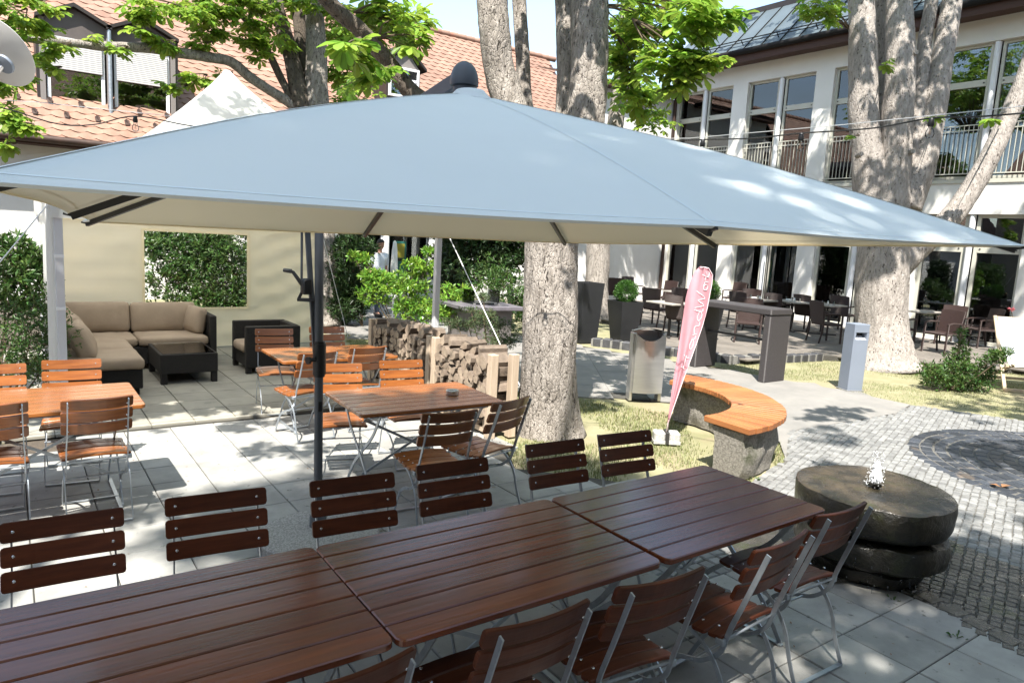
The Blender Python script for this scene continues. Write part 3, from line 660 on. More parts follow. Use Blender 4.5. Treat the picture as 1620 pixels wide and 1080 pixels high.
for k_ in range(8):
    b = MB(); w_ = .010
    P_ = [Vector(canopy(k_+.0001, .06+.93*i/26))+un_*.0008 for i in range(27)]; d_ = (P_[-1]-P_[0]).normalized().cross(un_)
    for sg in (-1, 1): b.v += [tuple(p+d_*w_*.5*sg+(Vector((0,0,-.0012)) if 0 else Vector((0,0,0)))) for p in P_]
    b.f += [(i, i+1, 28+i, 27+i) for i in range(26)]; b.m += [0]*26; b.build('seam', 'canopy_seam', cn)
b = MB(); n_ = 8*12
for u_ in (.975, .979): b.v += [tuple(Vector(canopy(j/12, u_))+un_*.0008) for j in range(n_)]
b.f += [(j, (j+1) % n_, n_+(j+1) % n_, n_+j) for j in range(n_)]; b.m += [0]*n_; b.build('hem_seam', 'canopy_seam', cn)
for k_, (i, j) in enumerate(tips):
    tip = U(i*.985, j*.985, -.010); b = MB(); rp = [U(i*u_, j*u_, HB*(1-u_)+.034*math.sin(PI*u_)-.024-.012*math.sin(PI*u_)) for u_ in (.06, .2, .35, .5, .65, .8, .9, .985)]; sd_ = (ux*i+uy*j).normalized().cross(un_); b.flat(rp, .024, .018, sd_); b.bar(tip, U(i*1.0, j*1.0, -.005), .009, .008)
    b.build('rib', 'rib_metal', t)
    b = MB(); b.bar(U(i*.03, j*.03, HB-.42), U(i*.45, j*.45, HB*.55-.06), .014, .02); b.build('strut', 'rib_metal', t)
b = MB(); M = un_.to_track_quat('Z', 'Y').to_matrix().to_4x4()
b.lathe([(.05, 0), (.05, .42), (.06, .44), (0, .45)], c=U(0, 0, HB-.5), n=20, M=M); b.build('hub', 'rib_metal', t)
b = MB(); b.lathe([(.125, -.048), (.10, -.036), (.078, -.014), (.060, .004), (0, .006)], c=U(0, 0, HB+.006), n=32, M=M); b.build('top_vent', 'canopy_cloth', t, smooth=True)
b = MB(); hc = U(-.01, .02, HB+.006)
b.lathe([(.066, 0), (.066, .028), (.060, .03), (.060, .034), (.082, .036), (.084, .06), (.078, .10), (.064, .135), (.042, .16), (.018, .172), (0, .174)], c=hc, n=32, M=M @ Matrix.Scale(.74, 4))
b.build('hub_cap', 'anthracite', t, smooth=45)
b = MB(); top = Vector((-.02, .0, 2.33)); b.bar(hc+Vector((0, .03, .06)), top+Vector((0, .05, .05)), .045, .07, k=0, bev=.006); b.build('arm', 'anthracite', t)
b = MB(); b.tube([(0, 0, .02), (-.012, 0, 1.2), (-.03, 0, 2.42)], .0275, 20, k=0); b.build('pole', 'anthracite', t, smooth=45)
b = MB(); b.tube([(-.008, 0, 1.10), (-.010, 0, 1.30)], .041, 20); b.tube([(-.008, 0, 1.085), (-.008, 0, 1.10)], .035, 20); b.tube([(-.01, 0, 1.30), (-.01, 0, 1.315)], .035, 20)
b.tube([(-.03, -.01, 1.2), (-.085, -.03, 1.2)], .014, 12); b.tube([(-.085, -.03, 1.2), (-.10, -.035, 1.2)], .024, 14); b.build('clamp_collar', 'black_plastic', t, smooth=45)
rtd = Vector((rt.x, rt.y, 0)).normalized()
b = MB(); q0 = rtd*-.035+Vector((0, 0, 1.24)); q1 = rtd*-.055+Vector((0, 0, 1.5)); q2 = rtd*-.075+Vector((0, 0, 1.72)); q3 = rtd*-.10+Vector((0, 0, 2.06))
b.flat(bez([q0, q1, q2, q3], 5), .03, .022, (0, 1, 0)); b.build('brace', 'anthracite', t)
b = MB(); b.tube([rtd*-.125+Vector((0, .01, 1.62)), rtd*-.128+Vector((0, .01, 2.03))], .008, 10); b.box((-.05, -.03, 2.0), (.05, .03, 2.05), T4(rtd*-.1), bev=.01); b.build('guide_rod', 'anthracite', t)
b = MB(); c_ = rtd*-.105+Vector((0, -.02, 1.66)); b.box((-.03, -.028, -.05), (.03, .028, .05), T4(c_), bev=.01)
b.tube([c_+rtd*-.02, c_+rtd*-.085+Vector((0, 0, .085)), c_+rtd*-.10+Vector((0, 0, .09))], [.014, .011, .010], 10); b.tube([c_+rtd*-.095+Vector((0, 0, .09)), c_+rtd*-.145+Vector((0, 0, .095))], [.014, .012], 12)
b.tube([c_+rtd*-.055+Vector((0, 0, -.085)), c_+rtd*.05+Vector((0, 0, -.085))], .012, 10); b.tube([c_+rtd*-.05+Vector((0, 0, -.085)), c_+rtd*-.015+Vector((0, 0, -.01))], .010, 8); b.build('crank_handle', 'black_plastic', t, smooth=45)
b = MB(); b.lathe([(.055, 0), (.055, .07), (.04, .09), (.0285, .12)], c=(0, 0, .075), n=24); b.build('socket', 'anthracite', t, smooth=40)
b = MB(); b.box((-.012, -.0292, .86), (.012, -.0270, .925), T4((-.009, 0, 0)) @ RZ(0), bev=.0005); b.build('sticker', 'black_plastic', t)
MB().lathe([(.37, 0), (.385, .008), (.385, .062), (.372, .074), (0, .076)], n=56).build('base_slab', 'granite', t, smooth=30, loc=(-.02, -.09, .001))
# ---------------------------------------------------------------- firewood rack
t = thing('firewood_rack', 'wooden post rack holding stacked firewood between patio and lawn', 'rack', (3.95, 5.8, 0))
posts = [(.0, .03), (.235, .0), (.02, 1.23), (.25, 1.23), (.02, 1.36), (.25, 1.36), (.0, 2.93), (.25, 2.93)]
for i, (x, y) in enumerate(posts):
    b = MB(); b.box((x-.042, y-.042, 0), (x+.042, y+.042, .865), bev=.004); b.build('post', 'post_wood', t)
for y0, y1 in ((.04, 1.2), (1.4, 2.9)):
    for x in (.03, .22): MB().box((x-.03, y0, .03), (x+.03, y1, .09), bev=.004).build('rail', 'post_wood', t)
def log_mesh(i):
    r_ = random.Random(i*13+5); n = r_.choice((3, 3, 3, 4, 4, 5)); R = .068; pts = []
    kind = r_.random()
    for q in range(n*2):
        a = 2*PI*q/(n*2); rr = R*(1 if q % 2 == 0 else r_.uniform(.66, .95))*r_.uniform(.82, 1.15); pts.append((rr*math.cos(a), rr*math.sin(a)*(.8 if kind < .5 else 1.05)))
    b = MB(); m = len(pts); L = .31
    for q, x in enumerate((-L/2, -L/2+.004, L/2-.004, L/2)):
        f = .95 if q in (0, 3) else 1; b.v += [(x+r_.uniform(-.002,.002), p[0]*f+ .006*x*10*.3, p[1]*f) for p in pts]
    b.f += [tuple(range(m)), tuple(range(3*m, 4*m))[::-1]]; b.m += [0, 0]
    for q in range(3):
        for j in range(m): b.f.append((q*m+j, q*m+(j+1) % m, (q+1)*m+(j+1) % m, (q+1)*m+j)); b.m.append(1)
    return b.mesh('firewood_log', ['log_end', 'log_side'])
LM = [log_mesh(i) for i in range(14)]
nl = 0
def log(x, y, z, rx=None, rz=0, s=1):
    global nl
    o = bpy.data.objects.new('firewood_log', rnd.choice(LM)); COL.objects.link(o); o.location = (x, y, z); o.scale = (1+rnd.uniform(-.05,.05), s, s)
    o.rotation_euler = (rnd.uniform(0, 2*PI) if rx is None else rx, rnd.uniform(-.04, .04), rz+rnd.uniform(-.06, .06)); nl += 1
    tag(o, 'split firewood log with a pale cut end, stacked in the post rack', 'firewood log', 'split logs stacked in the rack')
for (y0, y1, top) in ((5.9, 6.97, .80), (7.25, 8.66, .80)):
    z = .145; row = 0
    while z < top:
        y = y0+(.03 if row % 2 else 0)+.01
        while y < y1-.02:
            s = rnd.uniform(.80, 1.15); log(4.075+rnd.uniform(-.035,.035), y+.0, z+rnd.uniform(-.008,.008), s=s); y += .108*s+rnd.uniform(0,.006)
        z += .088; row += 1
    for q in range(5): log(4.09, y0+.1+(y1-y0-.2)*q/4+rnd.uniform(-.05,.05), z+.0+rnd.uniform(-.01,.02), rz=rnd.uniform(-.3,.3))
for q in range(4): log(4.1, 7.35+q*.13, .88, rz=1.4+rnd.uniform(-.2,.2), s=.8)
# ---------------------------------------------------------------- party tent
TX0, TX1, TY0, TY1 = .39, 4.33, 7.72, 11.9; EH = 2.2
t = thing('party_tent', 'cream party tent with white pyramid roof and a clear window over the lounge', 'tent', ((TX0+TX1)/2, (TY0+TY1)/2, .025)); O = Vector(t.location)
for x, y in ((TX0, TY0), (TX1, TY0), (TX0, TY1), (TX1, TY1)):
    b = MB(); b.box((x-O.x-.035, y-O.y-.035, 0), (x-O.x+.035, y-O.y+.035, EH), bev=.006); b.box((x-O.x-.06, y-O.y-.06, 0), (x-O.x+.06, y-O.y+.06, .008)); p_ = b.build('pole', 'tent_pole', t)
    if (x, y) == (TX0, TY0):
        for z in (1.12, 1.60): MB().box((x-O.x-.038, y-O.y-.038, z), (x-O.x+.038, y-O.y+.038, z+.03), bev=.002).build('strap', 'strap_white', p_)
hx, hy = (TX1-TX0)/2+.06, (TY1-TY0)/2+.06; AP = 3.92-.025-EH
b = MB(); vs = []; n = 4*16
for i in range(15):
    u_ = .0+i/14; 
    for j in range(n):
        s_ = j/16; k_ = int(s_); f = s_-k_; c4 = [(-1,-1),(1,-1),(1,1),(-1,1)]; a, c = c4[k_], c4[(k_+1) % 4]
        px, py = a[0]*(1-f)+c[0]*f, a[1]*(1-f)+c[1]*f
        h = AP*((1-u_)*.70+.30*(1-u_)**2.2)-.05*math.sin(PI*u_)*4*f*(1-f)
        vs.append((px*max(u_, .012)*hx, py*max(u_, .012)*hy, EH+h+.0))
vs += [(v[0], v[1], v[2]-.24) for v in vs[-n:]]
fs = [(i*n+j, (i+1)*n+j, (i+1)*n+(j+1) % n, i*n+(j+1) % n) for i in range(15) for j in range(n)]+[tuple(range(n))[::-1]]
b.add(vs, fs); b.build('roof', 'tent_roof', t, smooth=30)
def wrinkle(p, q, seed, amp=.05):
    d = noise.noise((p*1.3+seed, q*1.6, seed))*amp+amp*.6*math.sin(p*7+3*noise.noise((p*.6, q*1.1, seed+4))*3+q*3)*.5
    d += .035*math.exp(-((p-1)*1.7)**2)*math.sin(p*14-q*19)*abs(math.sin(p*14-q*19))**.5+.016*math.exp(-((p-1)*1.2)**2)*math.sin(p*29+q*12)+.006*math.sin(q*26+3*noise.noise((p*2,q,9))) if seed == 2 else 0
    return d
WX0, WX1, WZ0, WZ1 = 1.66, 3.10, .70, 1.82
def wxz(x, y): p = on_y(x, y, TY1); return p
wl, wr = on_y(229, 430, TY1).x, on_y(391, 430, TY1).x; WZ0, WZ1 = on_y(300, 489, TY1).z, on_y(300, 371, TY1).z; WX0, WX1 = wl, wr
b = MB(); xs = sorted(set([TX0+(TX1-TX0)*i/70 for i in range(71)]+[WX0, WX1])); zs = sorted(set([.02+(EH+.02)*i/40 for i in range(41)]+[WZ0, WZ1]))
idx = {}
for i, x in enumerate(xs):
    for j, z in enumerate(zs):
        e = min(1, min(abs(x-WX0)+max(0, WZ0-z)*9+max(0, z-WZ1)*9, abs(x-WX1)+max(0, WZ0-z)*9+max(0, z-WZ1)*9)*5)
        idx[i, j] = len(b.v); b.v.append((x-O.x, TY1+.02-O.y+wrinkle((x-TX0)/(TX1-TX0)*2-1+.0, z, 2)*e, z))
for i in range(len(xs)-1):
    for j in range(len(zs)-1):
        xm, zm = (xs[i]+xs[i+1])/2, (zs[j]+zs[j+1])/2
        if WX0 < xm < WX1 and WZ0 < zm < WZ1: continue
        b.f.append((idx[i, j], idx[i+1, j], idx[i+1, j+1], idx[i, j+1])); b.m.append(0)
wb = b.build('back_wall_panel', 'tent_cloth', t, smooth=True)
b = MB()
for (xa, xb, za, zb) in ((WX0-.03, WX1+.03, WZ0-.035, WZ0), (WX0-.03, WX1+.03, WZ1, WZ1+.035), (WX0-.035, WX0, WZ0, WZ1), (WX1, WX1+.035, WZ0, WZ1), (TX0+.03, TX1-.03, EH-.28, EH-.25)): b.box((xa-O.x, TY1-.001-O.y+(-.03 if zb > EH-.3 else 0), za), (xb-O.x, TY1+.012-O.y, zb), bev=.002)
b.build('welded_hem', 'tent_cloth', wb)
b = MB(); b.grid(lambda u, v: (WX0-.01+(WX1-WX0+.02)*u-O.x, TY1+.024-O.y+.012*math.sin((u*1.3+v)*16)*max(0, u-.3)*(u), WZ0-.01+(WZ1-WZ0+.02)*v), 60, 24); b.build('window_film', 'clear_film', wb, smooth=True)
b = MB(); b.grid(lambda u, v: (TX0-.012-O.x+.02*math.sin(u*23+v*4)*math.sin(PI*u), TY0+.05+u*(TY1-TY0-.05)-O.y, .05+v*(EH+.0)), 80, 16); b.build('side_wall', 'tent_roof', t, smooth=True)
b = MB(); b.grid(lambda u, v: (TX0-.05-O.x-.03*math.sin(u*40)*(.5+.5*v)-.04*(1-v)*math.sin(u*9), TY0+.02+u*.42-O.y, .06+v*(EH-.04)), 60, 20); b.build('side_curtain', 'tent_roof', t, smooth=True)
for (p, q) in (((TX1, TY0, 2.24), un(852, 672)), ((TX1, TY1, 2.2), un(550, 532)), ((TX0, TY0, 2.2), (-1.2, 6.6, 0))):
    q = Vector(q); b = MB(); b.tube([Vector(p)-O, Vector((q.x, q.y, 0))-O], .006, 6); b.build('guy_rope', 'strap_white', t)
    b = MB(); b.tube([Vector((q.x, q.y, -.05))-O, Vector((q.x, q.y, .06))-O], .008, 6); b.build('tent_peg', 'steel_brushed', t)
# ---------------------------------------------------------------- lounge set
def cushion(b, x0, y0, z0, x1, y1, z1, r=.05, M=None, puff=.02, seed=0, k=None):
    nx, ny, nz = 12, 12, 6; cx, cy, cz = (x0+x1)/2, (y0+y1)/2, (z0+z1)/2; hx_, hy_, hz_ = (x1-x0)/2, (y1-y0)/2, (z1-z0)/2
    vs, fs, key = [], [], {}
    def V(i, j, q):
        if (i, j, q) in key: return key[i, j, q]
        u, v, w = 2*i/nx-1, 2*j/ny-1, 2*q/nz-1; u, v, w = [math.copysign(abs(a)**.75, a) if a else 0 for a in (u, v, w)]
        X, Y, Z = u*hx_, v*hy_, w*hz_
        cl = lambda a, h: max(-(h-r), min(h-r, a))
        core = Vector((cl(X, hx_), cl(Y, hy_), cl(Z, min(hz_, max(hz_, r))) if hz_ > r else 0)); d = Vector((X, Y, Z))-core
        if d.length > 1e-6: d = d.normalized()*min(r, hz_)
        P = core+d
        hs = sorted((hx_, hy_, hz_))[0]; e = (1-u*u)*(1-v*v) if hz_ == hs else (1-u*u)*(1-w*w) if hy_ == hs else (1-v*v)*(1-w*w)
        wr_ = noise.noise((P.x*3+seed, P.y*3, P.z*3))*.022+noise.noise((P.x*9+seed, P.y*9, P.z*5))*.012
        g = puff*e+wr_*.7
        ax = 2 if hz_ == hs else 1 if hy_ == hs else 0; P[ax] += math.copysign(g, (u, v, w)[ax]) if abs((u, v, w)[ax]) > .2 else 0
        P = P+Vector((cx, cy, cz)); key[i, j, q] = len(vs); vs.append(M @ P if M is not None else P); return key[i, j, q]
    for i in range(nx):
        for j in range(ny): fs += [(V(i,j,0), V(i,j+1,0), V(i+1,j+1,0), V(i+1,j,0)), (V(i,j,nz), V(i+1,j,nz), V(i+1,j+1,nz), V(i,j+1,nz))]
    for i in range(nx):
        for q in range(nz): fs += [(V(i,0,q), V(i+1,0,q), V(i+1,0,q+1), V(i,0,q+1)), (V(i,ny,q), V(i,ny,q+1), V(i+1,ny,q+1), V(i+1,ny,q))]
    for j in range(ny):
        for q in range(nz): fs += [(V(0,j,q), V(0,j,q+1), V(0,j+1,q+1), V(0,j+1,q)), (V(nx,j,q), V(nx,j+1,q), V(nx,j+1,q+1), V(nx,j,q+1))]
    b.add(vs, fs, k)
t = thing('corner_sofa', 'black wicker corner sofa with taupe cushions inside the tent', 'sofa', (1.3, 10.2, .025)); O = Vector((1.3, 10.2, 0))
def fr(name, boxes, m, bev=.01):
    b = MB()
    for a, c in boxes: b.box([a[i]-O[i] for i in range(3)], [c[i]-O[i] for i in range(3)], bev=bev)
    return b.build(name, m, t)
fr('base', [((.46, 8.9, .07), (1.22, 11.28, .30)), ((1.22, 10.42, .07), (2.27, 11.28, .30))], 'wicker_black')
fr('back_frame', [((.42, 11.28, .07), (2.36, 11.36, .70)), ((.42, 9.55, .07), (.47, 11.27, .64))], 'wicker_black')
fr('armrest', [((2.275, 10.40, .05), (2.36, 11.275, .70))], 'wicker_black')
for x, y in ((1.15, 8.95), (.55, 8.95), (1.15, 10.3), (2.2, 10.5), (.55, 11.2), (2.2, 11.2)): fr('leg', [((x-.035, y-.035, 0), (x+.035, y+.035, .07))], 'wicker_black', .003)
def cu(a, c, name='seat_cushion', M=None, puff=.02, seed=0, r=.05):
    b = MB(); cushion(b, *[a[i]-O[i] for i in range(3)], *[c[i]-O[i] for i in range(3)], r=r, M=M, puff=puff, seed=seed); return b.build(name, 'cushion', t, smooth=True)
cu((.47, 8.86, .30), (1.24, 9.62, .425), seed=1); cu((.47, 9.63, .30), (1.24, 10.42, .425), seed=2); cu((.47, 10.43, .30), (1.38, 11.1, .42), seed=3); cu((1.39, 10.40, .30), (2.26, 11.1, .42), seed=4)
def back_c(c, w, h, d, rz, tilt, seed):
    M = T4((c[0]-O.x, c[1]-O.y, c[2])) @ RZ(rz) @ RX(tilt); b = MB(); cushion(b, -w/2, -d/2, -h/2, w/2, d/2, h/2, r=.055, M=M, puff=.045, seed=seed); b.build('back_cushion', 'cushion', t, smooth=True)
back_c((.93, 11.14, .62), .88, .42, .15, 0, -.14, 5); back_c((1.80, 11.14, .61), .85, .42, .15, 0, -.14, 6)
back_c((2.17, 10.85, .60), .46, .38, .13, PI/2+.2, .16, 7); back_c((.60, 10.85, .60), .55, .42, .15, PI/2, -.3, 8); back_c((.64, 10.1, .58), .72, .42, .16, PI/2, -.36, 9); back_c((.66, 9.35, .58), .66, .42, .16, PI/2-.1, -.42, 10)
t = thing('coffee_table', 'low black wicker coffee table with glass top in the tent', 'coffee table', (1.80, 9.80, .025)); b = MB()
b.box((-.33, -.47, .13), (.33, .47, .37), bev=.008); b.build('body', 'wicker_black', t)
for x in (-.29, .29):
    for y in (-.43, .43): MB().box((x-.035, y-.035, 0), (x+.035, y+.035, .13), bev=.004).build('leg', 'wicker_black', t)
MB().box((-.30, -.44, .3705), (.30, .44, .378), bev=.002).build('glass_top', 'table_glass', t)
t = thing('wicker_armchair', 'black wicker armchair with taupe seat standing at the right of the tent', 'armchair', (2.93, 10.02, .025)); 
for a, c in (((-.37, -.37, .08), (.36, -.27, .64)), ((-.37, .27, .08), (.36, .37, .64))): MB().box(a, c, bev=.01).build('armrest', 'wicker_black', t)
MB().box((.27, -.265, .08), (.365, .265, .64), bev=.01).build('backrest', 'wicker_black', t); MB().box((-.35, -.265, .08), (.265, .265, .27), bev=.01).build('base', 'wicker_black', t)
for x in (-.33, .32):
    for y in (-.33, .33): MB().box((x-.035, y-.035, 0), (x+.035, y+.035, .08), bev=.004).build('leg', 'wicker_black', t)
b = MB(); cushion(b, -.39, -.262, .27, .26, .262, .39, puff=.02, seed=3); b.build('seat_cushion', 'cushion', t, smooth=True)
# ---------------------------------------------------------------- curved bench
t = thing('curved_bench', 'curved bench with orange radial wooden slats on a rough stone base', 'bench', (5.3, 5.2, 0))
a0, a1, n = math.radians(-93), math.radians(20), 30; RI, RO = 1.0, 1.52
b = MB()
for i in range(n):
    p, q = a0+(a1-a0)*i/n, a0+(a1-a0)*(i+1)/n; g = .0055
    P = []
    for r_, s in ((RI, 1), (RO, 1)): P.append((r_*math.cos(p)-g*math.sin(p), r_*math.sin(p)+g*math.cos(p)))
    for r_, s in ((RO, 1), (RI, 1)): P.append((r_*math.cos(q)+g*math.sin(q), r_*math.sin(q)-g*math.cos(q)))
    j = rnd.uniform(-.004, .004); P = [(x*(1+j), y*(1+j)) for x, y in P]
    bprism(b, P, .442, .502, .008)
b.build('seat', 'bench_wood', t)
b = MB(); m = 44
def bs(u, v):
    th = a0+.03+(a1-a0-.06)*u; sec = [(1.10, .43), (1.11, .25), (1.13, .0), (1.43, 0), (1.46, .2), (1.43, .43)]
    k_ = min(4, int(v*5)); f = v*5-k_; r_ = sec[k_][0]*(1-f)+sec[k_+1][0]*f; z = sec[k_][1]*(1-f)+sec[k_+1][1]*f
    d = noise.noise((math.cos(th)*r_*6, math.sin(th)*r_*6, z*6))*.03; return ((r_+d)*math.cos(th), (r_+d)*math.sin(th), max(-.01, z))
b.grid(bs, 90, 30)
for u in (0, 1):
    ring = [bs(u, v/30) for v in range(31)]; b.add(ring, [tuple(range(31))[::(1 if u else -1)]])
b.build('stone_base', 'bench_stone', t, smooth=40)
# ---------------------------------------------------------------- millstone fountain
t = thing('millstone_fountain', 'wet mossy fountain of two stacked millstones with a small bubbling jet', 'fountain', (4.58, 2.24, 0))
def rough(amp, sc=4, seed=0): return lambda p: Vector((p.x*(1+amp*noise.noise((p.x*sc, p.y*sc, p.z*sc+seed))), p.y*(1+amp*noise.noise((p.x*sc, p.y*sc, p.z*sc+seed))), p.z+amp*.14*noise.noise((p.x*9, p.y*9, seed))))
b = MB(); b.lathe([(.30, .0), (.33, .03), (.34, .10), (.30, .15)], n=72, jit=rough(.12, 5, 2)); b.build('foot', 'mill_stone_side', t, smooth=50)
b = MB(); b.lathe([(.28, .12), (.41, .14), (.455, .17), (.462, .25), (.44, .305), (.36, .325), (.1, .325)], n=96, jit=rough(.11, 4, 5)); b.build('lower_millstone', 'mill_stone_side', t, smooth=50)
b = MB(); b.lathe([(.30, .318), (.40, .33), (.462, .365), (.478, .40), (.478, .505), (.468, .545)], n=120, jit=rough(.07, 4, 9), k=1)
b.lathe([(.468, .545), (.455, .558), (.36, .563), (.25, .560), (.14, .562), (.05, .55), (0, .548)], n=120, jit=rough(.07, 4, 9), k=0); b.build('upper_millstone', ['mill_stone', 'mill_stone_side'], t, smooth=60)
b = MB()
for q in range(3): b.lathe([(.0, .0), (.028, .005), (.03, .02), (.015, .034), (0, .036)], c=(.02*math.cos(q*2.1), .02*math.sin(q*2.1), .556), n=14, jit=rough(.3, 30, q))
b.build('nozzle_stone', 'mill_stone_side', t, smooth=60)
b = MB(); r_ = random.Random(3)
for q in range(260):
    z = r_.random()**.9; env = (.034*(1-z)**.6+.006); a = r_.uniform(0, 2*PI); rr = env*r_.random()**.5; s = r_.uniform(.0035, .008)
    b.lathe([(0, -s*2.6), (s*.8, -s*1.2), (s, .3*s), (s*.6, s*1.6), (0, s*2.8)], c=(rr*math.cos(a), rr*math.sin(a), .585+z*.135), n=7)
b.lathe([(.020, 0), (.028, .03), (.030, .06), (.022, .09), (.010, .12), (0, .14)], c=(0, 0, .585), n=20, jit=lambda p: Vector((p.x*(1+.35*noise.noise(p*60)), p.y*(1+.35*noise.noise(p*60+Vector((4,0,0)))), p.z)))
for q in range(170):
    a = r_.uniform(0, 2*PI); z = r_.random(); rr = .02+.04*(1-z)*r_.random()+.012; s = r_.uniform(.0015, .0045)
    b.lathe([(0, -s), (s, 0), (0, s*1.4)], c=(rr*math.cos(a), rr*math.sin(a), .565+z*.23), n=6)
b.k = 1
for q in range(120):
    a = r_.uniform(-2.9, .9); rr = r_.uniform(.46, .475); z0 = r_.uniform(.06, .30); l = r_.uniform(.006, .03)
    b.tube([(rr*math.cos(a), rr*math.sin(a), z0), (rr*math.cos(a), rr*math.sin(a), z0-l)], .0018, 5)
for q in range(60):
    a = r_.uniform(0, 2*PI); rr = r_.uniform(.03, .10); s = r_.uniform(.002, .005)
    b.lathe([(0, -s*.3), (s, 0), (0, s*.6)], c=(rr*math.cos(a), rr*math.sin(a), .567), n=6)
b.build('water_jet', ['water_jet', 'water_drops'], t, smooth=True)
o = MB().lathe([(.44, 0), (.47, .004), (.46, .022), (0, .03)], n=40, jit=rough(.1, 3, 4)).build('fountain_slab', 'mosaic_wet', None, smooth=50, loc=(4.40, 2.62, 0)); tag(o, 'flat worn stone slab at the edge of the fountain under the table corner', 'stone slab')
# ---------------------------------------------------------------- litter bin
bp = Vector((6.83, 6.48, 0)); v = (Vector((0, 0, 0))-bp); vz = math.atan2(v.y, v.x)+PI/2+.35
t = thing('litter_bin', 'freestanding brushed steel litter bin with a curved open top on the lawn edge', 'litter bin', bp, vz)
w, d, h = .20, .15, .90; b = MB(); P = []
for i in range(21):
    x = -w+2*w*i/20; P.append((x, -d*.75-.035*(1-(x/w)**2)))
prof = P+[(w, d*.7), (w*.9, d), (-w*.9, d), (-w, d*.7)]
n = len(prof); vs = []; fs = []
def topz(x, y): return h+.02-(.11 if y < -.02 else 0)*max(0, 1-((x+.02)/(w*1.02))**2)*min(1, max(0, -y/.1))
for z in (.12, 1): vs += [(x, y, z if z < 1 else topz(x, y)) for x, y in prof]
inn = [(x*.955, y*.94) for x, y in prof]; vs += [(x, y, topz(x, y)) for x, y in inn]+[(x, y, .55) for x, y in inn]
for q in range(3): fs += [(q*n+i, q*n+(i+1) % n, (q+1)*n+(i+1) % n, (q+1)*n+i) for i in range(n)]
b.add(vs, fs, 0); b.add(vs[3*n:], [tuple(range(n))], 1); b.build('body', ['steel_brushed', 'bin_inner'], t, smooth=35)
b = MB(); b.grid(lambda u, v_: ((2*u-1)*w*.98, -.02+v_*(d+.02), h+.03+.035*(1-(2*u-1)**2)-.02*v_), 20, 6); b.grid(lambda u, v_: ((2*u-1)*w*.98, -.02+v_*(d+.02), h+.022+.035*(1-(2*u-1)**2)-.02*v_), 20, 6); b.build('lid', 'steel_brushed', t, smooth=True)
for s in (-1, 1): b = MB(); b.box((s*w-.022, -.05, 0), (s*w+.022, .09, h-.0), bev=.006); b.build('post', 'steel_brushed', t)
MB().tube([(-.09, -.155, .80), (-.09, -.17, .80)], .012, 12).build('lock', 'steel_brushed', t)
# ---------------------------------------------------------------- feather flag
FD = depth((5.57, 4.92, .9)); fp = un(1053, 700)
t = thing('feather_flag', 'leaning pink feather flag with white handwriting on a stone block foot', 'flag', (fp.x, fp.y, 0)); O = Vector((fp.x, fp.y, 0))
b = MB()
Lp = [(1056,668),(1061,630),(1066,596),(1071,565),(1076,532),(1081,498),(1085,470),(1091,447),(1099,429),(1108,421)]
Rp = [(1058,668),(1070,632),(1082,598),(1094,565),(1106,532),(1117,498),(1122,470),(1126,452),(1128,436),(1121,424)]
def fl(u, v_):
    i = min(8, int(v_*9)); f = v_*9-i; l = (Lp[i][0]*(1-f)+Lp[i+1][0]*f, Lp[i][1]*(1-f)+Lp[i+1][1]*f); r__ = (Rp[i][0]*(1-f)+Rp[i+1][0]*f, Rp[i][1]*(1-f)+Rp[i+1][1]*f)
    x, y = l[0]*(1-u)+r__[0]*u, l[1]*(1-u)+r__[1]*u
    dd = .22*(1-abs(2*u-1))*.35*(v_+.1) + .012*math.sin(u*11+v_*9)+(.10*u*(v_))
    return at(x, y, FD-dd)-O
b.grid(fl, 16, 44); cl = b.build('cloth', 'flag_pink', t, smooth=True)
b = MB(); b.grid(lambda u, v_: fl(.72+.28*u, .22+.62*v_)+fw*(.05+.10*(1-u))+rt*(.012+.018*(1-u)), 4, 20); b.build('cloth_fold', 'flag_pink', cl, smooth=True)
b = MB()                                                      # handwriting, reading upwards: HandWork
LET = {'H': ([[(0,0),(.05,.5),(.1,1)], [(.5,-.05),(.5,.5),(.62,1)], [(0,.45),(.3,.5),(.6,.55)]], .8), 'a': ([[(.45,.4),(.2,.5),(.05,.2),(.2,0),(.42,.15),(.48,.45),(.5,.05),(.65,.05)]], .62), 'n': ([[(.05,.48),(.1,.0)], [(.1,.3),(.3,.5),(.42,.4),(.45,0),(.6,.03)]], .6),
       'd': ([[(.42,.38),(.2,.48),(.04,.2),(.2,0),(.4,.12),(.48,.5),(.55,1),(.46,.1),(.6,0)]], .66), 'W': ([[(0,1),(.12,.0),(.38,.75),(.5,0),(.95,1.15)]], 1.0), 'o': ([[(.3,.48),(.08,.35),(.1,.05),(.35,0),(.48,.25),(.3,.5),(.6,.42)]], .6),
       'r': ([[(.05,.5),(.1,0)], [(.08,.25),(.25,.48),(.45,.46)]], .48), 'k': ([[(.15,1.05),(.05,.5),(.02,0)], [(.6,.6),(.05,.25),(.65,-.1)]], .6)}
pos = 0; tot = sum(LET[c][1] for c in 'HandWork')
for c in 'HandWork':
    for st in LET[c][0]:
        pts = []
        for x, y in bez([(p[0], p[1], 0) for p in st], 4) and [(q.x, q.y) for q in bez([(p[0], p[1], 0) for p in st], 4)]:
            v_ = .27+.66*((pos+x)/tot); u = .82-.40*y*(1.0-.1*v_); pts.append(Vector(fl(min(.99, max(.02, u)), v_))-fw*.006)
        b.flat(pts, .005, .002, fw)
    pos += LET[c][1]
b.build('lettering', 'flag_letter', cl)
b = MB(); pts = [Vector((0, 0, .05))]+[Vector(fl(.5, .0))]+[Vector(fl(1, v_)) for v_ in (.1,.2,.3,.4,.5,.6,.7,.8,.9,.96,1)]+[Vector(fl(.5, 1.0))]+[Vector(fl(.0, .97))]
b.tube(pts, [.012,.007]+[.0035]*13, 8); b.build('pole', 'flag_letter', t, smooth=True)
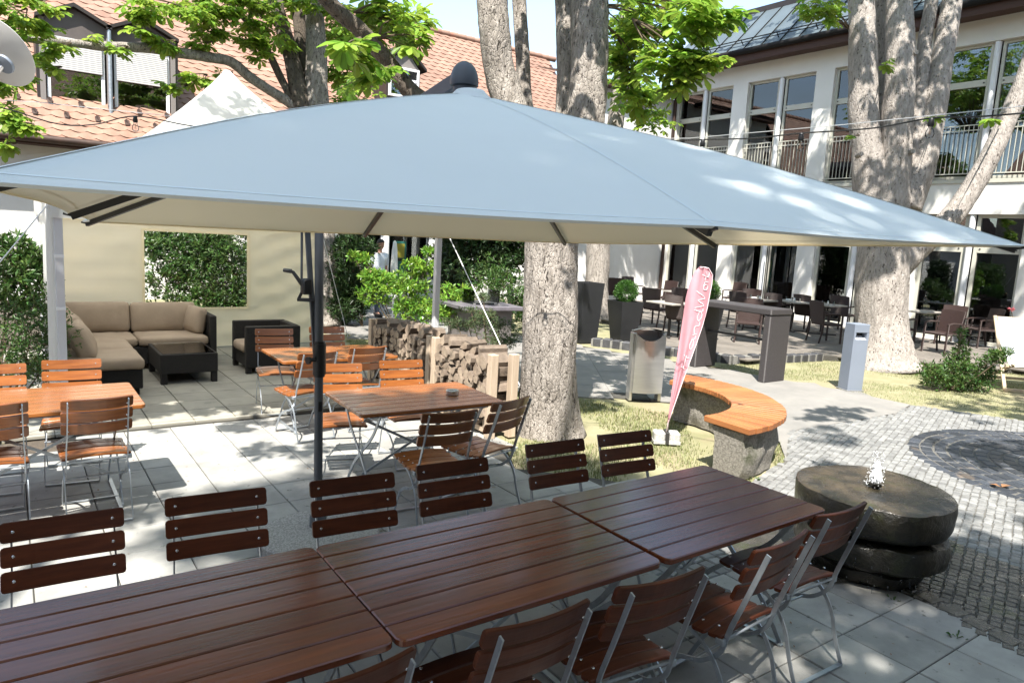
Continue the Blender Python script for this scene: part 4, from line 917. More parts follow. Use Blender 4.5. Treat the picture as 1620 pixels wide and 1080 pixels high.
MB().tube([(0, 0, .02), Vector(fl(.5, .02))], [.014, .008], 10).build('socket', 'black_plastic', t)
for q, s in enumerate((-1, 1)):
    b = MB(); M = RZ(-CYAW) ; b.box((.02 if s > 0 else -.135, -.07, 0), (.135 if s > 0 else -.02, .07, .125), M, bev=.014); b.box((.018 if s > 0 else -.14, -.075, -.0), (.14 if s > 0 else -.018, .075, .035), M, bev=.004); b.build('foot_block', 'granite_block', t)
MB().box((-.018, -.078, 0), (.018, .078, .13), RZ(-CYAW), bev=.003).build('clamp', 'rib_metal', t)
# ---------------------------------------------------------------- bollard, bar table, planters
t = thing('bollard_light', 'blue grey square bollard with a slot opening on the bleached lawn', 'bollard', (10.60, 5.76, 0), -CYAW+.22)
w, h = .13, 1.03; b = MB(); zs = (.80, .90)
b.box((-w, -w*.9, 0), (w, w*.9, zs[0]), bev=.006); b.box((-w, -w*.9, zs[1]), (w, w*.9, h), bev=.006)
for s in (-1, 1): b.box((s*w-(.035 if s > 0 else 0), -w*.9+.002, zs[0]-.01), (s*w+(.035 if s < 0 else 0), w*.9-.002, zs[1]+.01), bev=.002)
b.box((-w+.036, 0, zs[0]-.01), (w-.036, w*.85, zs[1]+.01))
b.build('body', 'bollard_paint', t); b = MB(); b.add([(-w+.036, -w*.9-.0, .795), (w-.036, -w*.9, .795), (w-.05, -.005, .845), (-w+.05, -.005, .845)], [(0,1,2,3)]); b.build('slot_ramp', 'column_white', t)
MB().box((-w+.037, -.004, zs[0]+.002), (w-.037, -.001, zs[1]-.002)).build('lens', 'sign_black', t)
MB().box((-w-.02, -w-.01, 0), (w+.02, w+.01, .012), bev=.003).build('base_plate', 'steel_brushed', t)
t = thing('bar_table', 'tall grey wicker bar table between bench and terrace', 'bar table', (9.87, 7.35, 0)); 
for s in (-1, 1): MB().box((-.27, s*.75-(.12 if s > 0 else 0), 0), (.27, s*.75+(.12 if s < 0 else 0), 1.06), bev=.015).build('side_panel', 'wicker_grey', t)
MB().box((-.28, -.76, 1.062), (.28, .76, 1.16), bev=.015).build('top', 'wicker_grey', t)
MB().box((-.02, -.628, .62), (.02, .628, .66)).build('foot_rail', 'rib_metal', t)
def planter(name, lab, x, y, z0, wt, wb, h, rz=0, ball=0):
    t = thing(name, lab, 'planter', (x, y, z0), rz)
    b = MB(); R = [(wb, 0), (wb+.25*(wt-wb), h*.25), (wb+.5*(wt-wb), h*.5), (wt, h), (wt-.03, h), (wt-.035, h-.06)]; vs = []; fs = []
    for hw, z in R: vs += [(-hw, -hw, z), (hw, -hw, z), (hw, hw, z), (-hw, hw, z)]
    for i in range(5): fs += [(i*4+j, i*4+(j+1) % 4, (i+1)*4+(j+1) % 4, (i+1)*4+j) for j in range(4)]
    fs += [(3,2,1,0)]; b.add(vs, fs); b.build('pot', 'planter_black', t)
    MB().box((-wt+.04, -wt+.04, h-.08), (wt-.04, wt-.04, h-.05)).build('soil', 'soil', t)
    if ball:
        b = MB(); r_ = random.Random(int(x*100))
        for i in range(5600):
            d = Vector((r_.gauss(0,1), r_.gauss(0,1), r_.gauss(0,1))).normalized(); rr = ball*(.80+.14*noise.noise(d*3+Vector((x,y,0)))+r_.uniform(-.30,.06)); p = d*rr+Vector((0, 0, h+ball*.62))
            if p.z < h-.04: continue
            leaf(b, p, (d+Vector((r_.gauss(0,.5), r_.gauss(0,.5), r_.gauss(0,.5)))).normalized(), .03, .016, r_)
        b.build('boxwood_ball', 'box_leaf', t)
    return t
def leaf(b, p, d, L, w, r_, fold=.25):
    a = d.cross(Vector((r_.gauss(0,1), r_.gauss(0,1), r_.gauss(0,1))))
    if a.length < 1e-3: a = Vector((1, 0, 0))
    a.normalize(); n = d.cross(a); m = p+d*L*.5
    b.add([p, m+a*w*.5+n*w*fold, p+d*L, m-a*w*.5+n*w*fold, ], [(0, 1, 2), (0, 2, 3)])
planter('tall_planter', 'tall empty black tapered planter beside the big bark trunk', 9.62, 10.95, 0, .26, .2, 1.22, -.1)
planter('boxwood_planter', 'black tapered planter with a round boxwood ball near the kerb', 10.42, 10.62, .02, .27, .18, .85, -.15, ball=.29)
planter('boxwood_planter', 'black planter with clipped boxwood half hidden behind the flag and bar table', 12.05, 9.85, .1, .27, .18, .85, 0, ball=.29)
# ---------------------------------------------------------------- fire tables behind the woodpile
def fire_table(lab, x, y, rz, glass, w=.62, l=.62, h=.74):
    t = thing('fire_table', lab, 'fire table', (x, y, 0), rz)
    b = MB(); b.box((-w, -l, h-.075), (w, l, h), bev=.01); b.build('table_top', 'fire_top', t)
    MB().box((-w+.17, -l+.15, 0), (w-.17, l-.15, h-.076), bev=.01).build('body', 'fire_body', t)
    MB().box((-w+.05, -.10, h-.052), (-w+.052-.056+.05, .10, h-.03)).build('badge', 'flag_white', t) if glass else None
    if glass:
        MB().box((-.2, -.2, h+.001), (.2, .2, h+.02), bev=.004).build('burner', 'rib_metal', t)
        b = MB()
        for s in (-1, 1): b.box((s*.27-.004, -.27, h+.03), (s*.27+.004, .27, h+.27)); b.box((-.265, s*.27-.004, h+.03), (.265, s*.27+.004, h+.27))
        b.build('wind_screen', 'clear_film', t)
        for sx in (-1, 1):
            for sy in (-1, 1): MB().box((sx*.26-.02, sy*.26-.02, h+.001), (sx*.26+.02, sy*.26+.02, h+.035)).build('clip', 'steel_brushed', t)
    return t
q = un(760, 480, .74); fire_table('grey stone fire table with a glass wind screen behind the juniper', q.x, q.y, -.1, 1)
q = un(725, 441, .74); fire_table('smaller grey outdoor table farther back than the one with the glass screen', q.x, q.y, -.1, 0, .5, .6)
q = un(806, 515, 0); t = thing('path_light', 'dark path light post with pale head among the shrubs by the trunk', 'path light', q)
b = MB(); b.box((-.05, -.05, 0), (.05, .05, .78), bev=.004); b.build('post', 'rib_metal', t); MB().box((-.055, -.055, .785), (.055, .055, .88), bev=.006).build('lamp_head', 'column_white', t)
# ---------------------------------------------------------------- deck chair
q = un(1589, 619, 0); t = thing('deck_chair', 'wide white canvas deck chair on the lawn at the right edge', 'deck chair', (q.x, q.y, 0), -CYAW-.12)
for x in (0, 1.0):
    MB().bar((x, 0, .03), (x, .62, 1.18), .055, .03, bev=.004).build('side_rail', 'deck_wood', t)
    MB().bar((x+(.06 if x == 0 else -.06), .95, .02), (x+(.06 if x == 0 else -.06), -.05, .46), .05, .028, bev=.004).build('prop_rail', 'deck_wood', t)
for (y, z) in ((0, .03), (.60, 1.15), (.86, .10), (.05, .42)): MB().bar((-.02, y, z), (1.02, y, z), .03, .05, bev=.004).build('cross_bar', 'deck_wood', t)
b = MB(); b.grid(lambda u, v_: (.03+.94*u, .0+.59*v_-.02+.16*math.sin(PI*v_)*(.8), .42+.75*v_-.16*math.sin(PI*v_)*.5), 12, 24); b.build('canvas', 'canvas_white', t, smooth=True)
b = MB(); b.flat([Vector((.2, .46, .98))+Vector((.03*i, -.012, .02*math.sin(i*1.7))) for i in range(7)], .006, .002, (0, 1, -.5)); b.build('printed_mark', 'sign_black', t)
# ---------------------------------------------------------------- dish
q = at(-14, 88, 8.2); t = thing('satellite_dish', 'pale grey round dish on a bracket at the upper left edge', 'satellite dish', q)
M = (fw*-.55+Vector((0, 0, -1))*.48+rt*-.1).normalized().to_track_quat('Z', 'Y').to_matrix().to_4x4()
b = MB(); b.lathe([(0, .0), (.15, .006), (.3, .028), (.41, .062), (.425, .066), (.425, .060), (.3, .018), (0, -.01)], n=56, M=M @ T4((0,0,-.06)) @ Matrix.Rotation(PI, 4, 'X')); b.build('reflector', 'dish_grey', t, smooth=50)
b = MB(); mc = at(8, 101, 8.05)-q; b.lathe([(.11, 0), (.105, .03), (.05, .045), (0, .045)], c=mc, n=24, M=M); b.build('mount', 'bollard_paint', t, smooth=40)
b = MB(); b.tube([mc, at(-22, 136, 8.0)-q, Vector((q.x-.75-q.x, 0, -1.0))], .022, 10); b.build('bracket', 'steel_brushed', t)
px_ = Vector((q.x-.75, q.y)); b = MB(); b.tube([(-.75, 0, -q.z), (-.75, 0, .6)], .04, 14); b.build('mast', 'steel_brushed', t)
# ---------------------------------------------------------------- string lights
WL = [at(-120, 150, 6.6), at(0, 170, 6.6), at(90, 196, 6.5), at(150, 197, 6.5), at(214, 184, 6.4), at(300, 199, 6.4), at(420, 214, 6.3), at(640, 230, 6.2), at(860, 240, 6.1), at(1000, 226, 6.0), at(1112, 221, 5.8), at(1190, 219, 5.6), at(1268, 211, 5.4), at(1380, 203, 5.1), at(1474, 187, 4.85), at(1560, 184, 4.6), at(1740, 168, 4.2)]
t = thing('string_lights', 'black string light cable with clear bulbs strung across above the parasol', 'string lights', WL[4])
O = WL[4]; b = MB(); b.tube([p-O for p in bez(WL, 6)], .0055, 6); b.build('cable', 'cable_black', t)
b = MB(); b.tube([p-O for p in (at(-120, 152, 6.6), at(60, 162, 6.6), at(300, 187, 6.4), at(640, 222, 6.2), at(1090, 219, 5.8), at(1340, 197, 5.2), at(1620, 168, 4.5), at(1740, 158, 4.2))], .003, 5); b.build('support_wire', 'cable_steel', t)
for p in (WL[4], WL[6], WL[8], WL[10], WL[12], WL[14]):
    c = p-O; b = MB(); b.lathe([(.012, 0), (.017, -.008), (.017, -.022), (.021, -.024), (.021, -.05), (.017, -.055), (0, -.055)][::-1], c=c, n=16); s = b.build('socket', 'black_plastic', t, smooth=40)
    b = MB(); b.lathe([(0, -.135), (.018, -.131), (.028, -.118), (.030, -.104), (.026, -.088), (.017, -.07), (.0145, -.055)], c=c, n=20); b.build('bulb', 'bulb_glass', s, smooth=True)
    b = MB(); b.tube([c+Vector((.006*math.cos(k_*1.9), .006*math.sin(k_*1.9), -.065-.045*(k_ % 2))) for k_ in range(8)], .0008, 4); b.build('filament', 'brown_leaf', s)
b = MB(); r_ = random.Random(5); q = un(1585, 770, .012); b.add([q+Vector(v_) for v_ in ((0,0,0), (.05,.03,.015), (.12,.0,.005), (.06,-.05,.02))], [(0,1,2,3)]); b.add([q+Vector(v_) for v_ in ((-.01,.0,.0), (-.06,.045,.02), (-.02,.1,.002), (.03,.06,.01))], [(0,1,2,3)])
o = b.build('fallen_leaf', 'brown_leaf'); tag(o, 'curled brown leaf lying on the dark cobble circle', 'leaf')
# ---------------------------------------------------------------- buildings
def wall_open(b, axis, pos, u0, u1, z0, z1, th, ops):
    """wall with openings (ua, ub, za, zb); axis 'x': plane x=pos..pos+th, u = y; axis 'y': plane y=pos..pos+th, u = x"""
    us = sorted({u0, u1, *[o[0] for o in ops], *[o[1] for o in ops]}); zs = sorted({z0, z1, *[o[2] for o in ops], *[o[3] for o in ops]})
    for i in range(len(us)-1):
        run = None
        for j in range(len(zs)-1):
            um, zm = (us[i]+us[i+1])/2, (zs[j]+zs[j+1])/2; solid = not any(o[0] < um < o[1] and o[2] < zm < o[3] for o in ops)
            if solid and run is None: run = zs[j]
            if run is not None and (not solid or j == len(zs)-2):
                e = zs[j+1] if solid else zs[j]
                if axis == 'x': b.box((pos, us[i], run), (pos+th, us[i+1], e))
                else: b.box((us[i], pos, run), (us[i+1], pos+th, e))
                run = None
def window(par, name, u0, u1, z0, z1, O, axis='x', pos=0, trans=None, f=.07, open_=False, curtain=0, mt='frame_paint', pane='window_glass', sash=True):
    """frame set at pos, panes as one child, mullion at transom heights"""
    b = MB(); T = lambda u, d, z: (d, u, z) if axis == 'x' else (u, d, z)
    def bx(ua, ub, da, db, za, zb, bb): 
        p, q = T(ua, da, za), T(ub, db, zb); bb.box([min(p[i], q[i])-O[i] for i in range(3)], [max(p[i], q[i])-O[i] for i in range(3)], bev=.004)
    d0, d1 = pos-.035, pos+.035
    bx(u0, u0+f, d0, d1, z0, z1, b); bx(u1-f, u1, d0, d1, z0, z1, b); bx(u0+f, u1-f, d0, d1, z0, z0+f, b); bx(u0+f, u1-f, d0, d1, z1-f, z1, b)
    zz = [z0+f]+([trans-f*1.1, trans+f*1.1] if trans else [])+[z1-f]
    if trans: bx(u0+f, u1-f, d0-.006, d1, trans-f*1.1, trans+f*1.1, b)
    fo = b.build(name, mt, par)
    pb = MB()
    for i in range(0, len(zz), 2):
        p, q = T(u0+f-.01, pos+.006, zz[i]-.01), T(u1-f+.01, pos+.018, zz[i+1]+.01); pb.box([min(p[k]-O[k], q[k]-O[k]) for k in range(3)], [max(p[k]-O[k], q[k]-O[k]) for k in range(3)])
    pb.build('pane', pane, fo)
    if trans:
        kb = MB()
        for u in (u0+f*1.7, u1-f*1.7): bx(u-.018, u+.018, d0-.02, d0-.007, trans-.015, trans+.015, kb)
        kb.build('drain_cap', 'rib_metal', fo)
    if curtain:
        cb = MB(); ua, ub = (u0+f, u0+f+(u1-u0)*.3) if curtain < 0 else (u1-f-(u1-u0)*.3, u1-f)
        cb.grid(lambda a, c: tuple(Vector(T(ua+(ub-ua)*a, pos+.07+.025*math.sin(a*22), z0+.06+(z1-z0-.1)*c))-Vector(O)), 30, 2); cb.build('curtain', 'curtain', fo, smooth=True)
    return fo
# right building
XW = 19.0; O = (XW, 10.0, 0); GZ = 7.75
RB = thing('white_building', 'two storey white rendered building with metal roof and tall balcony windows', 'building', O)
cornerY = on_x(1057, 300, XW).y
pairs = []
for k_ in range(-2, 4): c = 16.45-2.87*k_; pairs.append((c-1.16, c+1.16)) if c < 17 else None
pairs = [(16.45-2.86*k_-1.15, 16.45-2.86*k_+1.15) for k_ in range(0, 7)]
ZS, ZH = 4.02, 7.18; GS, GH = .1, 3.2
ops = []
for (a, c) in pairs: ops += [(a, c, ZS, ZH), (a, c, GS, GH)]
b = MB(); wall_open(b, 'x', 0, -14-10, cornerY-10, -.1, 8.0, .4, [(a-10, c-10, z0, z1) for a, c, z0, z1 in ops]); b.build('wall', 'render_white_warm', RB)
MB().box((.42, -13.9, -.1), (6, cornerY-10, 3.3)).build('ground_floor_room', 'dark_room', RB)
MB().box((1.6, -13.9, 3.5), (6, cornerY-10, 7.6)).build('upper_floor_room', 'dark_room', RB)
for i, (a, c) in enumerate(pairs):
    m_ = (a+c)/2; 
    for s, (u0, u1) in enumerate(((a, m_-.09), (m_+.09, c))):
        window(RB, 'window', u0, u1, ZS+.02, ZH, O, 'x', XW+.16, trans=6.28, curtain=(1 if s == 0 else -1) if (i+s) % 2 else 0)
        if i > 0 or s == 0:
            b = MB(); z0, z1 = ZS+.14, ZS+1.28; x = .02
            for z in (z0, z1, z1-.12): b.box((x-.012, u0+.03-10, z-.012), (x+.012, u1-.03-10, z+.012))
            y = u0+.05
            while y < u1-.03: b.box((x-.007, y-10-.007, z0+.012), (x+.007, y-10+.007, z1-.012)); y += .105
            b.build('balcony_railing', 'frame_paint', RB)
        window(RB, 'terrace_door', u0, u1, GS, GH, O, 'x', XW+.16, trans=2.38, f=.085)
    MB().tube([(.09, m_-10, ZS+.01), (.09, m_-10, ZH-.01)], .07, 16).build('column', 'column_white', RB, smooth=40); MB().tube([(.09, m_-10, GS), (.09, m_-10, GH-.01)], .07, 16).build('column', 'column_white', RB, smooth=40)
    MB().box((-.03, a-10-.03, ZS-.09), (.12, c-10+.03, ZS), bev=.004).build('window_sill', 'frame_paint', RB)
b = MB(); b.box((-.55, -14, 7.72), (.0-.003, cornerY-10+.0, 7.80)); b.build('soffit', 'soffit_brown', RB)
b = MB(); b.box((-.62, -14, 7.66), (-.55-.002, cornerY-10, 7.98)); b.build('fascia', 'soffit_brown', RB)
b = MB(); b.tube([(-.70, -14, 7.93), (-.70, cornerY-9.9, 7.93)], .085, 14); b.build('gutter', 'gutter_dark', RB, smooth=40)
RZ0, RZ1, RX0, RX1 = 7.99, 9.65, -.62, 1.15
b = MB(); y = -14; 
while y < cornerY-10-.01:
    y1 = min(y+.62, cornerY-10); b.add([(RX0, y, RZ0), (RX0, y1, RZ0), (RX1, y1, RZ1), (RX1, y, RZ1)], [(0, 1, 2, 3)]); y = y1
b.build('roof', 'slate_metal', RB); b = MB(); y = -14
sv = Vector((RX1-RX0, 0, RZ1-RZ0)).normalized(); nv = Vector((-sv.z, 0, sv.x))
while y < cornerY-10: b.bar(Vector((RX0, y, RZ0))+nv*.018, Vector((RX1, y, RZ1))+nv*.018, .014, .03, upv=nv); y += .62
b.build('roof_seam', 'gutter_dark', RB)
b = MB(); b.bar(Vector((RX0, -14, RZ0))+sv*.35+nv*.16, Vector((RX0, cornerY-10, RZ0))+sv*.35+nv*.16, .025, .025); b.bar(Vector((RX0, -14, RZ0))+sv*.35+nv*.08, Vector((RX0, cornerY-10, RZ0))+sv*.35+nv*.08, .02, .02)
y = -13.8
while y < cornerY-10: b.bar(Vector((RX0, y, RZ0))+sv*.35, Vector((RX0, y, RZ0))+sv*.35+nv*.18, .02, .02, upv=(0, 1, 0)); y += 1.24
b.build('snow_guard', 'gutter_dark', RB)
b = MB(); b.box((RX1-.02, -14, RZ1-.02), (RX1+4, cornerY-10+.3, RZ1+.16)); b.build('roof_cap', 'dormer_clad', RB)
b = MB(); b.tube([(-.10, cornerY-10-.10, 0.1), (-.10, cornerY-10-.10, 7.5), (-.6, cornerY-10-.10, 7.8)], .06, 12); b.build('downpipe', 'gutter_copper', RB, smooth=40)
# wing joining the two houses
WY = cornerY+.001; wx0 = 14.2
b = MB(); b.box((wx0-XW, WY-10, -.1), (-.002, WY-10+.3, 7.0)); b.build('wing_wall', 'render_white', RB)
b = MB(); b.box((wx0-XW-.2, WY-10-.35, 6.9), (-.63, WY-10-.003, 7.05)); b.build('wing_eave', 'soffit_brown', RB)
b = MB(); b.add([(wx0-XW-.2, WY-10-.4, 7.06), (.5, WY-10-.4, 7.06), (.5, WY-10+1.6, 7.5), (wx0-XW-.2, WY-10+1.6, 7.5)], [(0,1,2,3)]); b.build('wing_roof', 'slate_metal', RB)
# left building
YF = 20.0; O2 = (4.0, YF, 0); LB = thing('tiled_house', 'long white house with red pan tiled roof and a twin gabled dormer', 'house', O2)
LX0, LX1 = -14, 18.5; lops = [(8.35, 9.35, .05, 2.9), (9.5, 11.0, .05, 2.9), (11.15, 12.6, .05, 2.9), (12.9, 14.3, .6, 2.6), (15.2, 16.6, .6, 2.6)]
b = MB(); wall_open(b, 'y', 0, LX0-4, LX1-4, -.1, 3.72, .35, [(a-4, c-4, z0, z1) for a, c, z0, z1 in lops]); b.build('wall', 'render_white', LB)
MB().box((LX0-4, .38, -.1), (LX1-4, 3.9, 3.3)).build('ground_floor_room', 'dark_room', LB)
for i, (a, c, z0, z1) in enumerate(lops): window(LB, 'glass_door' if i < 3 else 'window', a, c, z0, z1, O2, 'y', YF+.12, f=.07, curtain=(-1 if i == 2 else 0), mt='column_white')
b = MB(); b.box((8.95, -.02+.0, 0.0), (8.98, .02, 0)) if 0 else None
q0, q1 = on_y(629, 380, YF-.05), on_y(637, 396, YF-.05)
sgn = thing('door_sign', 'dark green door poster with yellow patch behind the walking man', 'sign', ((q0.x+q1.x)/2, YF-.02, q1.z-.35))
MB().box((-.22, -.012, -.55), (.22, 0, .62), bev=.003).build('board', 'sign_teal', sgn); MB().box((-.16, -.018, .12), (.16, -.0125, .55)).build('yellow_panel', 'sign_yellow', sgn); MB().box((-.17, -.019, .02), (.17, -.0125, .10)).build('dark_band', 'sign_black', sgn)
RY1, RZb, RZt = 4.4, 3.72, 9.18; tot_l = math.hypot(RY1+.5, RZt-RZb+.3)
sy, sz = (RY1+.5)/tot_l, (RZt-RZb+.3)/tot_l; nyy, nzz = -sz, sy
def roofp(x, s, hgt=0): return (x-4, -.5+sy*s+nyy*hgt, RZb-.12+sz*s+nzz*hgt)
b = MB(); PW, PH = .34, .205; nr = int(tot_l/PH)+1; nx = int((LX1-LX0)/PW)
def holes(x, s):                                              # leave the dormer openings free
    y = -.5+sy*s; z = RZb-.12+sz*s
    return False
sub = 5
for r_ in range(nr):
    s0 = r_*PH; s1 = min(s0+PH, tot_l)+.02
    for i in range(nx):
        x0 = LX0+i*PW+(PW/2 if r_ % 2 else 0); vs = []
        for q in range(sub+1):
            f = q/sub; x = x0+(PW-.001)*f; bow = .072*4*f*(1-f); wv = .006*math.sin(f*PI*2)+.006*math.sin(f*PI)
            vs += [roofp(x, s0-bow*.9, wv+.002), roofp(x, s0-bow*.9, wv+.026), roofp(x, s1, wv+.004)]
        fs = []
        for q in range(sub): a = q*3; fs += [(a, a+3, a+4, a+1), (a+1, a+4, a+5, a+2)]
        b.add(vs, fs)
rf = b.build('roof', 'clay', LB)
b = MB(); b.add([roofp(LX0, -.02, -.01), roofp(LX1, -.02, -.01), roofp(LX1, tot_l, -.01), roofp(LX0, tot_l, -.01)], [(0,1,2,3)]); b.build('roof_underlay', 'soffit_brown', LB)
b = MB(); x = LX0
while x < LX1: b.tube([Vector(roofp(x, tot_l, .02)), Vector(roofp(x+.40, tot_l, .035))], [.10, .115], 10, cap=True); x += .36
b.build('ridge_tiles', 'clay', LB, smooth=40)
b = MB(); b.tube([(LX0-4, -.62, RZb-.10), (LX1-4, -.62, RZb-.10)], .085, 14); b.build('gutter', 'gutter_copper', LB, smooth=40)
MB().box((LX0-4, -.52, RZb-.22), (LX1-4, .0-.003, RZb-.17)).build('soffit', 'soffit_brown', LB)
b = MB()                                                      # little snow stops on the lower tiles
for i in range(26):
    for j in range(2):
        x = -.6+i*.62+j*.31; s = .75+.42*j; b.add([roofp(x-.045, s, .05), roofp(x+.045, s, .05), roofp(x+.06, s+.10, .085), roofp(x, s+.20, .05), roofp(x-.06, s+.10, .085)], [(0,1,2,3,4)])
b.build('snow_stop', 'gutter_copper', LB)
# twin gabled dormer
DY = YF+.34; dd = thing('x', None, None); bpy.data.objects.remove(dd)
p_l, p_m, p_r = on_y(62, 100, DY), on_y(173, 100, DY), on_y(278, 130, DY); zsill = on_y(80, 181, DY).z; zap = on_y(123, 8, DY).z; zval = on_y(171, 42, DY).z
def D(x, y, z): return (x-4, y-YF, z)
b = MB()
for (xa, xb) in ((p_l.x, p_m.x-.0), (p_m.x, p_r.x)):
    xm = (xa+xb)/2; ze = zval; e = .10
    poly = [(xa-e*.6, ze-.02), (xm, zap+.0), (xb+e*.6, ze-.02), (xb+e*.6, ze-.10), (xm, zap-.09), (xa-e*.6, ze-.10)]
    n = 6; vs = [D(x, DY-.16, z) for x, z in poly]+[D(x, DY+3.2, z) for x, z in poly]; b.add(vs, [tuple(range(n)), tuple(range(n, 2*n))[::-1]]+[(i, i+n, (i+1) % n+n, (i+1) % n) for i in range(n)])
b.build('dormer_roof', 'dormer_clad', LB)
b = MB()
for (xa, xb) in ((p_l.x, p_m.x), (p_m.x, p_r.x)):
    xm = (xa+xb)/2; z1 = zval-.42
    b.add([D(xa+.05, DY+.0, z1), D(xb-.05, DY+.0, z1), D(xb-.05, DY+.0, zval-.07), D(xm, DY+.0, zap-.1), D(xa+.05, DY+.0, zval-.07)], [(0,1,2,3,4)])
b.build('dormer_gable', 'dormer_board', LB)
b = MB()
for x in (p_l.x+.06, p_m.x, p_r.x-.06): b.box(D(x-.055, DY-.03, zsill-.1), D(x+.055, DY+.05, zval-.05), bev=.004)
b.box(D(p_l.x, DY-.04, zsill-.22), D(p_r.x, DY+.05, zsill-.1)); b.build('dormer_frame', 'dormer_trim', LB)
b = MB(); b.box(D(p_l.x-.06, DY+.0, zsill-.25), D(p_l.x, DY+2.2, zval-.06)); b.box(D(p_r.x, DY+.0, zsill-.25), D(p_r.x+.06, DY+2.2, zval-.06)); b.box(D(p_l.x, DY+.3, zsill-.2), D(p_r.x, DY+2.6, zval-.2)); b.build('dormer_cheek', 'dormer_clad', LB)
b = MB(); b.box(D(p_l.x-.1, DY-.12, zsill-.30), D(p_r.x+.1, DY+.1, zsill-.225)); b.build('dormer_sill', 'dormer_trim', LB)
for q, (xa, xb) in enumerate(((p_l.x+.14, p_m.x-.1), (p_m.x+.1, p_r.x-.14))):
    fo = window(LB, 'dormer_window', xa, xb, zsill-.08, zval-.40, O2, 'y', DY+.06, f=.075, mt='column_white')
    zt = on_y(120, 113, DY).z if q == 0 else on_y(220, 133, DY).z; b = MB(); z = zt
    while z < zval-.47: b.box(D(xa+.05, DY-.025+.0, z), D(xb-.05, DY+.018, z+.042), bev=.008); z += .045
    b.build('roller_shutter', 'shutter', fo)
MB().tube([D(p_m.x, DY-.10, zsill-.3), D(p_m.x, DY-.10, zval-.1)], .045, 12).build('dormer_pipe', 'galvanised', LB, smooth=40)
# small gabled dormer farther right
DY2 = YF+.7; xa, xb = on_y(612, 140, DY2).x, on_y(665, 140, DY2).x; zt2 = on_y(640, 75, DY2).z; zb2 = on_y(640, 150, DY2).z-.4; xm = (xa+xb)/2
b = MB(); poly = [(xa-.15, zt2-.55), (xm, zt2+.15), (xb+.15, zt2-.55), (xb+.15, zt2-.63), (xm, zt2+.05), (xa-.15, zt2-.63)]; n = 6
vs = [D(x, DY2-.12, z) for x, z in poly]+[D(x, DY2+2.6, z) for x, z in poly]; b.add(vs, [tuple(range(n)), tuple(range(n, 2*n))[::-1]]+[(i, i+n, (i+1) % n+n, (i+1) % n) for i in range(n)]); b.build('dormer_roof', 'dormer_clad', LB)
b = MB(); b.box(D(xa, DY2+.05, zb2), D(xb, DY2+2.2, zt2-.6)); b.build('dormer_cheek', 'dormer_clad', LB)
b = MB(); b.add([D(xa+.02, DY2+.04, zt2-.6), D(xb-.02, DY2+.04, zt2-.6), D(xm, DY2+.04, zt2+.03)], [(0,1,2)]); b.build('dormer_gable', 'dormer_trim', LB)
window(LB, 'dormer_window', xa+.06, xb-.06, zb2+.3, zt2-.6, O2, 'y', DY2, f=.07, trans=zt2-1.0, mt='column_white')

# houses enclosing the courtyard behind and left of the viewpoint (unseen; side one for reflections, rear one added to block sky light)
def plain_house(name, lab, x0, x1, y0, y1, h, rh, axis):
    t = thing(name, lab, 'house', ((x0+x1)/2, (y0+y1)/2, 0)); cx, cy = (x0+x1)/2, (y0+y1)/2; b = MB(); ops = []
    W_, D_ = (x1-x0)/2, (y1-y0)/2; b.box((-W_, -D_, -.1), (W_, D_, h)); b.build('wall', 'rear_wall', t)
    b = MB(); e = .5
    if axis == 'x': b.add([(-W_-e, -D_-e, h+.01), (W_+e, -D_-e, h+.01), (W_+e, 0, h+rh), (-W_-e, 0, h+rh), (W_+e, D_+e, h+.01), (-W_-e, D_+e, h+.01)], [(0,1,2,3), (3,2,4,5), (0,3,5), (1,4,2)])
    else: b.add([(-W_-e, -D_-e, h+.01), (-W_-e, D_+e, h+.01), (0, D_+e, h+rh), (0, -D_-e, h+rh), (W_+e, D_+e, h+.01), (W_+e, -D_-e, h+.01)], [(0,1,2,3), (3,2,4,5), (0,3,5), (1,4,2)])
    b.build('roof', 'clay', t)
    n = int((x1-x0 if axis == 'x' else y1-y0)/2.6)
    for i in range(n):
        for z in (1.0, 4.0):
            u = (-W_ if axis == 'x' else -D_)+1.3+2.6*i; b = MB()
            if axis == 'x': b.box((u-.55, D_+.001, z), (u+.55, D_+.05, z+1.5))
            else: b.box((W_+.001, u-.55, z), (W_+.05, u+.55, z+1.5))
            f = b.build('window', 'column_white', t); b = MB()
            if axis == 'x': b.box((u-.48, D_+.051, z+.07), (u+.48, D_+.06, z+1.43))
            else: b.box((W_+.051, u-.48, z+.07), (W_+.06, u+.48, z+1.43))
            b.build('pane', 'sign_black', f)
plain_house('sky_block_house', 'plain unseen house added behind the viewpoint to block sky light', -13, 16, -13, -4.4, 6.6, 4, 'x')
plain_house('side_house', 'plain rendered house with red roof closing the left side of the courtyard', -22, -11, -3, 19, 6.2, 4.5, 'y')
